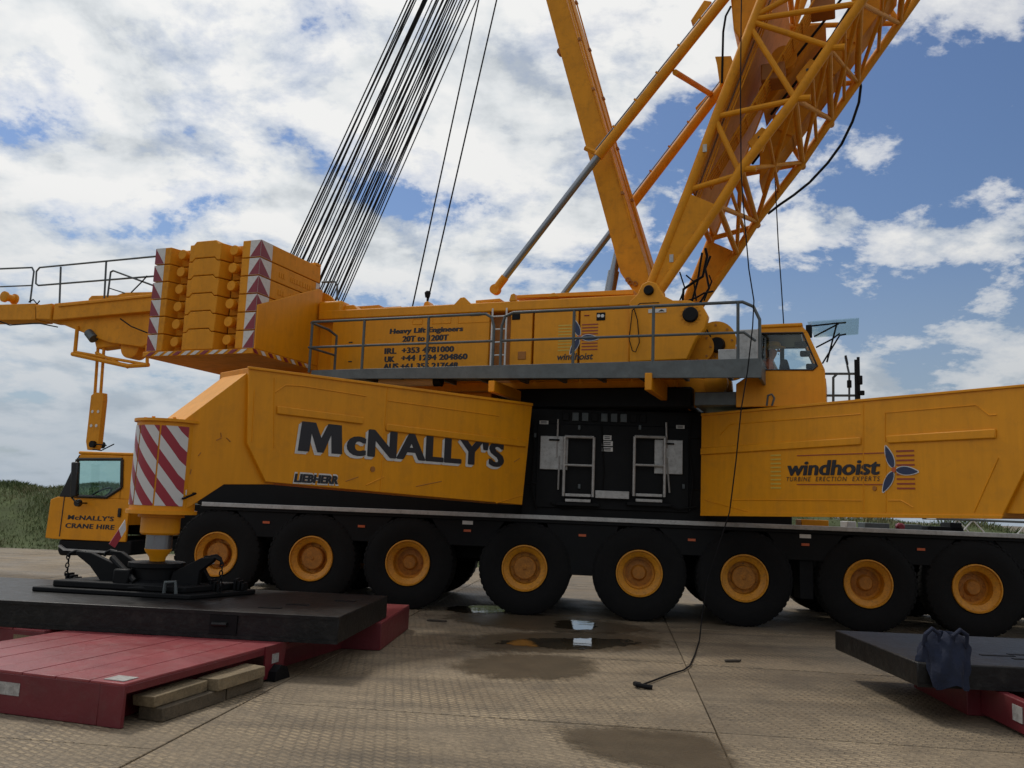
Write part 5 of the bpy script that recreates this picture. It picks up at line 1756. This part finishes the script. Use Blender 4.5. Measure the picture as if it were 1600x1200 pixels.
ords = ['bottom', 'second lowest', 'third lowest', 'third from the top', 'second from the top', 'topmost']
for side, who in ((-1, 'near stack above the outrigger beam'), (1, 'far stack behind the ropes')):
    for k in range(NS):
        z0 = SZ0 + sh_ * k
        m, a, Yf = slab(z0, side)
        extra = ' with raised lettering' if (k == 4 and side < 0) else ''
        if side < 0:
            lab = 'yellow counterweight plate%s, %s of the stack with red triangles' % (extra, ords[k])
        else:
            lab = 'yellow counterweight plate, %s of the stack behind the ropes' % ords[k]
        t = thing('counterweight', S.w((cx0 + cx1) / 2, Yf((YN + YI) / 2), z0), lab, 'counterweight', 'counterweights stacked on the crane')
        m.build('weight_body', 'yellow_boom', t, .012)
        for (x0, x1) in ((a[1], a[2]), (a[5], a[6])):
            xc = (x0 + x1) / 2
            ax = Vector((S.v[0], S.v[1], 0)) * (-1 if side < 0 else 1)
            MB().lathe(S.w(xc, Yf(YN + .24), z0 + sh_ * .55), ax, [(0, .05), (.10, .05), (.11, .085), (.19, .085), (.20, .078)], 20).build('lifting_lug', 'yellow_boom', t)
        yv = YN - .003
        zz0, zz1 = z0 + .012, z0 + sh_ - .012
        if side < 0:
            wl_ = .20
            for (xe, s_) in ((cx1, -1), (cx0, 1)):
                MB().prism(S, [(xe, zz0), (xe + s_ * wl_, zz0), (xe + s_ * wl_, zz1), (xe, zz1)], YN - .003, YN).build('white_marking', 'white', t, smooth=False)
                MB().prism(S, [(xe, zz0 + .004), (xe + s_ * (wl_ - .01), zz0 + .004), (xe, zz1 - .004)], YN - .006, YN - .0035).build('red_triangle', 'red', t, smooth=False)
            if z0 > 4.4 or True:
                MB().prismx(S, [(YN, zz0), (YN + .30, zz0), (YN + .30, zz1), (YN, zz1)], cx1, cx1 + .003).build('white_marking', 'white', t, smooth=False)
                MB().prismx(S, [(YN, zz0 + .004), (YN + .28, zz0 + .004), (YN, zz1 - .004)], cx1 + .0033, cx1 + .0055).build('red_triangle', 'red', t, smooth=False)
            if k == 4:
                MB().prismx(S, [(YI - .12, zz0), (YI, zz0), (YI, zz1), (YI - .12, zz1)], cx1, cx1 + .003).build('white_marking', 'white', t, smooth=False)
                MB().prismx(S, [(YI - .12, zz0), (YI, zz0), (YI, zz1 - .02)], cx1 + .0033, cx1 + .0055).build('red_triangle', 'red', t, smooth=False)
            if k in (3, 4):
                rr_ = random.Random(k)
                yy = YN + .52
                for j in range(12):
                    w_ = rr_.uniform(.03, .07)
                    MB().prismx(S, [(yy, z0 + .10), (yy + w_, z0 + .10), (yy + w_, z0 + .19), (yy, z0 + .19)], cx1, cx1 + .008).build('cast_lettering', 'yellow_boom', t, .003)
                    yy += w_ + (.02 if j != 2 else .16)
        else:
            for (xe, s_) in ((cx1, -1),):
                MB().prismx(S, [(1.5, zz0), (1.75, zz0), (1.75, zz1), (1.5, zz1)], cx1, cx1 + .003).build('white_marking', 'white', t, smooth=False)
                MB().prismx(S, [(1.51, zz0), (1.74, zz0), (1.625, zz1)], cx1 + .0033, cx1 + .0055).build('red_triangle', 'red', t, smooth=False)
        if k == NS - 1 and side < 0:
            MB().box(S, cx1 - .35, cx1, YI - .16, YI, z0 + sh_ - .004, z0 + sh_ + .05).build('corner_block', 'yellow_boom', t, .01)

# ---- steel mats
MT = .545


def mat_quad(name, fr, x0, x1, y0, y1, z0, z1, mt, label, group=None, planks=0, along='y', undercut=.0):
    c = fr.w((x0 + x1) / 2, (y0 + y1) / 2, z0)
    t = thing(name, c, label, 'ground mat', group)
    if planks:
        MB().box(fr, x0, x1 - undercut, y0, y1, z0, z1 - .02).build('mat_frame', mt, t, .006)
        if undercut:
            MB().box(fr, x1 - undercut, x1, y0, y0 + .03, z0, z1 - .021).build('front_plate', mt, t, .004)
            MB().box(fr, x1 - .025, x1, y0 + .031, y1, z1 - .075, z1 - .021).build('side_lip', mt, t, .004)
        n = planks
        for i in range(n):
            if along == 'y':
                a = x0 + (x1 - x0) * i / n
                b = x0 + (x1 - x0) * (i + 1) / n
                MB().box(fr, a + .004, b - .004, y0, y1, z1 - .022, z1 - random.random() * .003).build('plank', 'red_top_sheen', t, .005)
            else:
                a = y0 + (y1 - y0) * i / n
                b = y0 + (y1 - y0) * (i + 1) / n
                MB().box(fr, x0, x1, a + .004, b - .004, z1 - .022, z1 - random.random() * .003).build('plank', 'red_top_sheen', t, .005)
    else:
        MB().box(fr, x0, x1, y0, y1, z0, z1).build('mat_body', mt, t, .012)
    return t


p = atz(530, 964, MT)
ML = Fr(p[0], p[1], 5.2)
bmat = mat_quad('steel_mat', ML, -5.6, 0, 0, 1.95, .302, MT, 'mat_black', 'black steel mat under the outrigger pad beside the carrier cab', 'black steel mats')
MB().box(ML, -5.6, 0, -.012, -.001, .302, .335).build('edge_strip', 'mat_black', bmat)
MB().box(ML, -5.6, -.0, -.012, -.001, MT - .03, MT - .002).build('edge_strip', 'mat_black', bmat)
a = ML.at(345, 970, 0)
MB().box(ML, a[0] - .1, a[0] + .16, -.016, -.0012, .34, MT - .035).build('lifting_pocket', 'black', bmat)
MB().tube(ML.w(a[0] - .07, -.03, .43), ML.w(a[0] + .07, -.03, .43), .02, 8).build('lifting_bar', 'mat_black', bmat)
for (x, y) in ((-.9, .35), (-.75, .7), (-.4, 1.2), (-4.0, .5)):
    MB().box(ML, x, x + .22, y, y + .07, MT - .002, MT + .006).build('lifting_slot', 'black', bmat)

p = atz(195, 1068, .3)
RF = Fr(p[0], p[1], 16.5)
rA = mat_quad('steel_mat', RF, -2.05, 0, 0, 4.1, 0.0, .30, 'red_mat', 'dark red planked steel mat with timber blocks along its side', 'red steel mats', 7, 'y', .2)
MB().prismz(RF, [(-.22, .05), (-.05, .05), (-.05, .20), (-.22, .20)], .299, .303).build('sticker', 'sticker', rA)
a, b = RF.at(-10, 1083, 0), RF.at(32, 1068, 0)
MB().box(RF, a[0], b[0], -.004, -.001, a[1], b[1]).build('sticker', 'sticker', rA)
pe = RF.w(.0, 2.0, 0)
MB().prismx(RF, [(1.75, .02), (2.05, .0), (2.1, .298), (1.75, .298)], -.001, .012).build('end_plate', 'red_mat', rA)
MB().prismx(RF, [(1.86, .14), (1.97, .14), (1.97, .22), (1.86, .22)], .012, .015).build('painted_mark', 'sticker', rA)
MB().prismx(RF, [(1.80, .0), (2.06, .0), (2.0, .10), (1.9, .13), (1.82, .08)], .012, .09).build('foot_block', 'black', rA)
p = atz(70, 985, .3)
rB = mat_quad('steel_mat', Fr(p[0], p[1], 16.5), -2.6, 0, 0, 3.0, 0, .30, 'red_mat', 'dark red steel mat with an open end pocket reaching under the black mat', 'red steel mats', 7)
FB = Fr(p[0], p[1], 16.5)
MB().box(FB, -.35, -.08, -.004, .0, .08, .24).build('end_pocket', 'timber', rB)
p = atz(640, 945, .3)
pb_ = atz(556, 997, .3)
yw = math.degrees(math.atan2(p[0] - pb_[0], p[1] - pb_[1]))
FC = Fr(p[0], p[1], yw)
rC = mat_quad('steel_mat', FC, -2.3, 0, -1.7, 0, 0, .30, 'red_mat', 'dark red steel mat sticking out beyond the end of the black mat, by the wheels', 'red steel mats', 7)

# right-hand mats
t = thing('steel_mat', (5.3, 8.0, .272), 'black steel mat with a blue bag at its corner beneath the lettered outrigger beam', 'ground mat', 'black steel mats')
MB().prismz(W0, [(3.40, 7.30), (3.42, 9.15), (8.5, 8.9), (8.4, 7.03)], .272, .465).build('mat_body', 'mat_black', t, .012)
MB().prismz(W0, [(3.395, 7.293), (8.4, 7.023), (8.4, 7.03), (3.395, 7.301)], .272, .30).build('edge_strip', 'mat_black', t)
for dx, dy in ((1.0, .35), (1.1, .6), (.8, .5)):
    MB().box(W0, 3.40 + dx, 3.70 + dx, 7.30 + dy, 7.35 + dy, .463, .47).build('lifting_slot', 'black', t)
R2 = Fr(3.75, 6.86, 4.0)
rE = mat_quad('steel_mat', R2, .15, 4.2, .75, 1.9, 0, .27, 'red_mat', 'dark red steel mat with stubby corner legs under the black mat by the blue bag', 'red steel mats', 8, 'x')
MB().box(R2, .26, .34, .0, .748, .02, .265).build('corner_leg', 'red_mat', rE, .008)
MB().box(R2, .48, .86, .0, .748, .03, .265).build('corner_leg', 'red_mat', rE, .008)
MB().lathe(R2.w(.30, .02, 0), (0, 0, 1), [(0, .035), (.02, .035), (.025, .02), (.1, .02)], 10).build('foot_screw', 'black', rE)
MB().box(R2, .252, .259, .05, .20, .10, .22).build('sticker', 'sticker', rE)

# ---- timber blocks by the red mat
TB = Fr(RF.w(.015, 0, 0).x, RF.w(.015, 0, 0).y, 16.5)
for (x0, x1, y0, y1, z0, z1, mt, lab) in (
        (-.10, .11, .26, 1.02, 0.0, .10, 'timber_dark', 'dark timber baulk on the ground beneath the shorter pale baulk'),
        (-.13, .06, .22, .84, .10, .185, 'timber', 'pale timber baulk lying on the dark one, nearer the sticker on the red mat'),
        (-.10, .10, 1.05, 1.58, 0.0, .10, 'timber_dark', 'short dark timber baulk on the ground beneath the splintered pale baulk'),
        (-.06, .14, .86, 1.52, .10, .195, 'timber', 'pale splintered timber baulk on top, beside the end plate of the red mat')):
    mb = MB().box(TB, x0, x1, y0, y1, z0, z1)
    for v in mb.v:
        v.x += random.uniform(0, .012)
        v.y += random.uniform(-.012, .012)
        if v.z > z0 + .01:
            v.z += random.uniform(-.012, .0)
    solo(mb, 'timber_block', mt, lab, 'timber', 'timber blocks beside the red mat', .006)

# ---- outrigger pad under the left jack
jc = BL.w(0, TK / 2, 0)
P = Fr(jc.x, jc.y, 8)
pad = thing('outrigger_pad', (jc.x, jc.y, MT), 'black steel outrigger pad with raised lifting arms and hanging chains', 'outrigger pad')
MB().prismz(P, [(-1.12, -.42), (.62, -.42), (.95, .35), (.95, .42), (-.9, .42)], MT, MT + .05).build('base_plate', 'black', pad, .012)
MB().prismz(P, [(-.95, -.34), (.52, -.34), (.78, .34), (-.78, .34)], MT + .05, MT + .12).build('upper_plate', 'black', pad, .015)
MB().lathe(P.w(0, 0, MT + .1), (0, 0, 1), [(-.02, .36), (.03, .33), (.06, .25), (.17, .25), (.18, .29), (.225, .29), (.23, .17), (.24, .0)], 14).build('pad_socket', 'black', pad)
MB().box(P, -.3, -.12, -.32, -.20, MT + .1, MT + .26).build('socket_lug', 'black', pad, .02)
for (sx_, yy, tipx) in ((-1, -.1, -.86), (-1, .2, -.66), (1, -.1, .70), (1, .2, .56)):
    x2 = tipx
    poly = [(sx_ * .22, MT + .10), (sx_ * .55, MT + .11), (x2 * .80, MT + .26), (x2, MT + .37), (x2 * 1.0, MT + .41), (x2 * .80, MT + .40), (sx_ * .26, MT + .24)]
    ar = MB().prism(P, poly, yy - .035, yy + .035).build('lifting_arm', 'black', pad, .01)
    hk = [P.w(x2 * .9, yy, MT + .39), P.w(x2 * 1.02, yy, MT + .405), P.w(x2 * 1.10, yy, MT + .38), P.w(x2 * 1.12, yy, MT + .34)]
    MB().path(hk, .022, 8, .014).build('arm_hook', 'black', ar)
    if yy < 0:
        n = 7
        for k in range(n):
            z = MT + .35 - k * (.31 / n)
            ax = (1, .3, 0) if k % 2 else (-.3, 1, 0)
            MB().torus(P.w(x2 * 1.12 + (.004 if k % 2 else -.004), yy, z - .01), ax, (0, 0, 1), .026, .016, .0075, 10, 6).build('chain_link', 'black', ar)
for (x, y) in ((-.98, -.1), (.6, .0), (.78, .2)):
    for k in range(3):
        MB().box(P, x + k * .045, x + k * .045 + .03, y, y + .12, MT + .05, MT + .17 - .02 * k).build('bolt_stack', 'black', pad, .005)
MB().path([P.w(.32, -.38, MT + .05), P.w(.33, -.39, MT + .16), P.w(.44, -.39, MT + .17), P.w(.45, -.38, MT + .05)], .018, 8).build('pad_handle', 'galvanised', pad)
MB().prism(P, [(.30, MT + .20), (.62, MT + .33), (.62, MT + .35), (.42, MT + .33)], .02, .06).build('guide_bar', 'alu', pad)
MB().tube(P.w(-.42, -.16, MT + .36), P.w(-.05, -.3, MT + .14), .035, 10).build('hose_guard', 'black', pad)

# ---- blue bag on the mat corner
bag = MB()
c0 = Vector((3.64, 7.34, .463))
nu, nv = 36, 14
for j in range(nv + 1):
    f = j / nv
    prof_r = math.cos(f * math.pi / 2) ** .55
    for i in range(nu):
        a = 2 * math.pi * i / nu
        r = 1 + .09 * math.sin(3 * a + 5 * f) + .07 * math.sin(7 * a - 9 * f) + .045 * math.sin(13 * a + 13 * f)
        x = .20 * prof_r * r * math.cos(a)
        y = .17 * prof_r * r * math.sin(a)
        z = .23 * math.sin(f * math.pi / 2) ** .8 * (1 + .12 * math.sin(4 * a + 2 * f))
        d_ = max(0.0, min(1.0, (-.03 - y) / .08))                 # what hangs over the edge of the mat
        z -= d_ * .17 * (1 - f) * (1 + .15 * math.sin(5 * a))
        if d_ > 0:
            y = min(y, -.055 - .02 * f) if z < .01 else y
        bag.v.append(c0 + Vector((x, y, z)))
for j in range(nv):
    for i in range(nu):
        bag.f.append((j * nu + i, j * nu + (i + 1) % nu, (j + 1) * nu + (i + 1) % nu, (j + 1) * nu + i))
bag.f.append(tuple(range(nv * nu, nv * nu + nu)))
tb_ = thing('bag', c0, 'dark blue slumped cloth bag propped at the corner of the black mat', 'bag')
bag.build('bag_body', 'blue_cloth', tb_)
for (dx, dy) in ((-.13, -.03), (.09, -.05)):
    pts = [c0 + Vector((dx - .05, dy, .14)), c0 + Vector((dx - .05, dy - .04, .23)), c0 + Vector((dx, dy - .05, .28)), c0 + Vector((dx + .06, dy - .04, .24)), c0 + Vector((dx + .06, dy - .02, .14))]
    MB().path(pts, .018, 8).build('bag_strap', 'blue_cloth', tb_)

# ---- tag lines hanging from the boom
zt_ = S.at(1158, 30, -2.75)
top = S.w(zt_[0], -2.75, zt_[1])
pts = []
for (px, py) in ((1163, -260), (1158, 30), (1157, 150), (1158, 270), (1163, 340), (1170, 420), (1178, 470), (1176, 510), (1168, 580), (1158, 640), (1150, 720), (1140, 800)):
    a = S.at(px, py, -2.75)
    pts.append(S.w(a[0], -2.75, a[1]))
gp = [atz(px, py, .012) for px, py in ((1093, 1000), (1086, 1022), (1078, 1040), (1068, 1047), (1048, 1053), (1022, 1063), (1000, 1071))]
pts += [Vector((gp[0][0] + .12, gp[0][1] + .10, .75)), Vector((gp[0][0] + .04, gp[0][1] + .05, .3))] + [Vector((x, y, .012)) for x, y in gp]
tl = thing('tag_line', (gp[-1][0], gp[-1][1], 0), 'long thin black rope hanging past the beam and trailing onto the ground', 'rope')
MB().path(pts, .0085, 6).build('rope', 'rope_black', tl)
hp = gp[-1]
MB().path([Vector((hp[0], hp[1], .02)), Vector((hp[0] - .05, hp[1] - .02, .03)), Vector((hp[0] - .04, hp[1] - .07, .03)), Vector((hp[0] + .04, hp[1] - .08, .02)), Vector((hp[0] + .10, hp[1] - .09, .016))], .022, 8).build('rope_end_knot', 'rope_black', tl)
q = [S.at(*p, 1.0) for p in ((1207, 205), (1212, 300), (1216, 380), (1221, 450), (1225, 515))]
l2 = MB().path([S.w(x, 1.0, z) for x, z in q], .010, 6)
solo(l2, 'tag_line', 'rope_black', 'thin black rope hanging straight down from the boom behind the operator cab', 'rope')

# ---- loose scraps on the panels
for (px, py, l, w_, an, lab) in ((683, 971, .28, .06, 10, 'flat dark scrap lying on the ground near the red mat end'), (1145, 1034, .22, .05, -20, 'small brown splinter on the ground beside the trailing rope')):
    a = atz(px, py, 0)
    fr2 = Fr(a[0], a[1], an)
    mb = MB().prismz(fr2, [(-l / 2, -w_ / 2), (l * .3, -w_ / 2 - .01), (l / 2, 0), (l * .2, w_ / 2), (-l * .4, w_ / 2 + .005)], .001, .022)
    solo(mb, 'scrap_piece', 'scrap', lab, 'scrap', None, .003)

# ---- white lattice section lying behind the crane on the right
A0, A1 = Vector((9.0, 18.6, 0)), Vector((15.5, 17.9, 0))
ax = (A1 - A0).normalized()
sd = Vector((-ax.y, ax.x, 0))
lt = thing('lattice_section', (A0 + A1) / 2, 'pale tubular lattice section resting on trestles behind the crane', 'lattice section')
Ls = (A1 - A0).length
for y in (-.4, .4):
    for z in (.85, 1.67):
        MB().tube(A0 + sd * y + Vector((0, 0, z)), A1 + sd * y + Vector((0, 0, z)), .024, 8).build('chord', 'galvanised', lt)
n = 9
for y in (-.4, .4):
    for k in range(n):
        s0, s1 = Ls * k / n, Ls * (k + 1) / n
        za, zb = (.85, 1.67) if k % 2 == 0 else (1.67, .85)
        MB().tube(A0 + ax * s0 + sd * y + Vector((0, 0, za)), A0 + ax * s1 + sd * y + Vector((0, 0, zb)), .016, 6).build('brace', 'white', lt)
for s0 in (.1, Ls * .5, Ls - .1):
    for z in (.85, 1.67):
        MB().tube(A0 + ax * s0 - sd * .4 + Vector((0, 0, z)), A0 + ax * s0 + sd * .4 + Vector((0, 0, z)), .025, 6).build('cross_tube', 'white', lt)
    for y in (-.35, .35):
        MB().tube(A0 + ax * s0 + sd * y + Vector((0, 0, -.01)), A0 + ax * s0 + sd * y * .8 + Vector((0, 0, .85)), .04, 8).build('trestle_leg', 'galvanised', lt)

# ---- crane operator
def person():
    h = S.at(1208, 548, -1.4)
    ox, oz = h[0], h[1]
    B = lambda x, y, z: S.w(ox + x, -1.4 + y, oz + z)
    # joints: the figure sits facing the boom (+x)
    J = {'pel': (-.10, 0, -.66, .13), 'bel': (-.11, 0, -.52, .135), 'chest': (-.10, 0, -.32, .15), 'sh': (-.07, 0, -.20, .11), 'neck': (-.04, 0, -.12, .052), 'jaw': (-.01, 0, -.05, .07), 'skull': (-.01, 0, .03, .085),
         'hipL': (-.04, -.10, -.68, .09), 'kneeL': (.34, -.12, -.66, .065), 'ankL': (.38, -.12, -1.02, .045), 'toeL': (.52, -.12, -1.06, .035),
         'hipR': (-.04, .10, -.68, .09), 'kneeR': (.34, .12, -.66, .065), 'ankR': (.38, .12, -1.02, .045), 'toeR': (.52, .12, -1.06, .035),
         'shL': (-.07, -.19, -.23, .062), 'elL': (.03, -.24, -.47, .045), 'wrL': (.26, -.18, -.46, .032), 'haL': (.33, -.16, -.45, .034),
         'shR': (-.07, .19, -.23, .062), 'elR': (.03, .24, -.47, .045), 'wrR': (.26, .18, -.46, .032), 'haR': (.33, .16, -.45, .034)}
    E_ = [('pel', 'bel'), ('bel', 'chest'), ('chest', 'sh'), ('sh', 'neck'), ('neck', 'jaw'), ('jaw', 'skull'), ('pel', 'hipL'), ('hipL', 'kneeL'), ('kneeL', 'ankL'), ('ankL', 'toeL'), ('pel', 'hipR'), ('hipR', 'kneeR'), ('kneeR', 'ankR'), ('ankR', 'toeR'),
          ('sh', 'shL'), ('shL', 'elL'), ('elL', 'wrL'), ('wrL', 'haL'), ('sh', 'shR'), ('shR', 'elR'), ('elR', 'wrR'), ('wrR', 'haR')]
    names = list(J)
    verts = [(B(*J[n][:3])) for n in names]
    rad = [J[n][3] for n in names]
    edges = [(names.index(a), names.index(b)) for a, b in E_]
    for s_ in ('L', 'R'):
        w0 = Vector(J['ha' + s_][:3])
        sg = -1 if s_ == 'L' else 1
        for f in range(4):
            k = len(verts)
            base = w0 + Vector((.03, sg * (-.025 + .017 * f), .0))
            tip = base + Vector((.045, 0, -.012))
            tip2 = tip + Vector((.02, 0, -.03))
            verts += [B(*base), B(*tip), B(*tip2)]
            rad += [.010, .009, .008]
            edges += [(names.index('ha' + s_), k), (k, k + 1), (k + 1, k + 2)]
        k = len(verts)
        verts += [B(*(w0 + Vector((-.005, -sg * .03, .012)))), B(*(w0 + Vector((.03, -sg * .05, .0))))]
        rad += [.011, .009]
        edges += [(names.index('ha' + s_), k), (k, k + 1)]
    me = bpy.data.meshes.new('person_body')
    me.from_pydata(verts, edges, [])
    o = bpy.data.objects.new('person_body', me)
    COL.objects.link(o)
    md = o.modifiers.new('skin', 'SKIN')
    for i, sv in enumerate(me.skin_vertices[0].data):
        sv.radius = (rad[i], rad[i])
        sv.use_root = (i == 0)
    o.modifiers.new('sub', 'SUBSURF').levels = 2
    dg = bpy.context.evaluated_depsgraph_get()
    dg.update()
    fin = bpy.data.meshes.new_from_object(o.evaluated_get(dg))
    bpy.data.objects.remove(o)
    t = thing('person', B(-.10, 0, -.80), 'person in a yellow helmet and orange vest seated inside the operator cab', 'person')
    for v in fin.vertices:
        v.co -= t.location
    fin.materials.clear()
    for n in ('orange_vest', 'skin', 'navy'):
        fin.materials.append(MATS[n])
    for pgn in fin.polygons:
        c = pgn.center + t.location
        lz = c.z - oz
        lx = (c - B(0, 0, 0)).dot(Vector((S.u[0], S.u[1], 0)))
        pgn.material_index = 1 if (lz > -.14 or (lx > .06 and lz > -.58 and lz < -.38)) else (2 if lz < -.56 else 0)
        pgn.use_smooth = True
    b_ = bpy.data.objects.new('body', fin)
    COL.objects.link(b_)
    b_.parent = t
    ORG[b_.name] = Vector(t.location)
    hel = MB().lathe(B(-.015, 0, .05), (0, 0, 1), [(-.005, .145), (.0, .148), (.01, .125), (.05, .12), (.085, .095), (.105, .055), (.11, .0)], 24).build('helmet', 'helmet', t)
    MB().add([B(.09, -.08, .045), B(.09, .08, .045), B(.17, .05, .035), B(.17, -.05, .035), B(.09, -.08, .058), B(.09, .08, .058), B(.17, .05, .045), B(.17, -.05, .045)],
             [(0, 1, 2, 3), (7, 6, 5, 4), (0, 4, 5, 1), (1, 5, 6, 2), (2, 6, 7, 3), (3, 7, 4, 0)]).build('helmet_peak', 'helmet', hel)
    MB().lathe(B(.085, 0, -.005), (S.u[0], S.u[1], -.3), [(-.03, .022), (.0, .018), (.025, .008)], 8).build('nose', 'skin', t)
    for sg in (-1, 1):
        MB().lathe(B(.072, sg * .035, .015), (S.u[0], S.u[1], 0), [(-.01, .013), (.008, .008)], 8).build('eye', 'ink', t)
        MB().lathe(B(-.015, sg * .085, -.005), (S.v[0] * sg, S.v[1] * sg, 0), [(-.01, .028), (.012, .022)], 10).build('ear', 'skin', t)
    MB().box(Fr(B(0, 0, 0).x, B(0, 0, 0).y, S.yaw), .068, .078, -.025, .025, oz - .056, oz - .048).build('mouth', 'brown_panel', t)
    MB().path([B(.0, -.10, -.17), B(.06, -.09, -.30), B(.055, -.05, -.48)], .018, 6).build('reflective_stripe', 'white', t)


person()
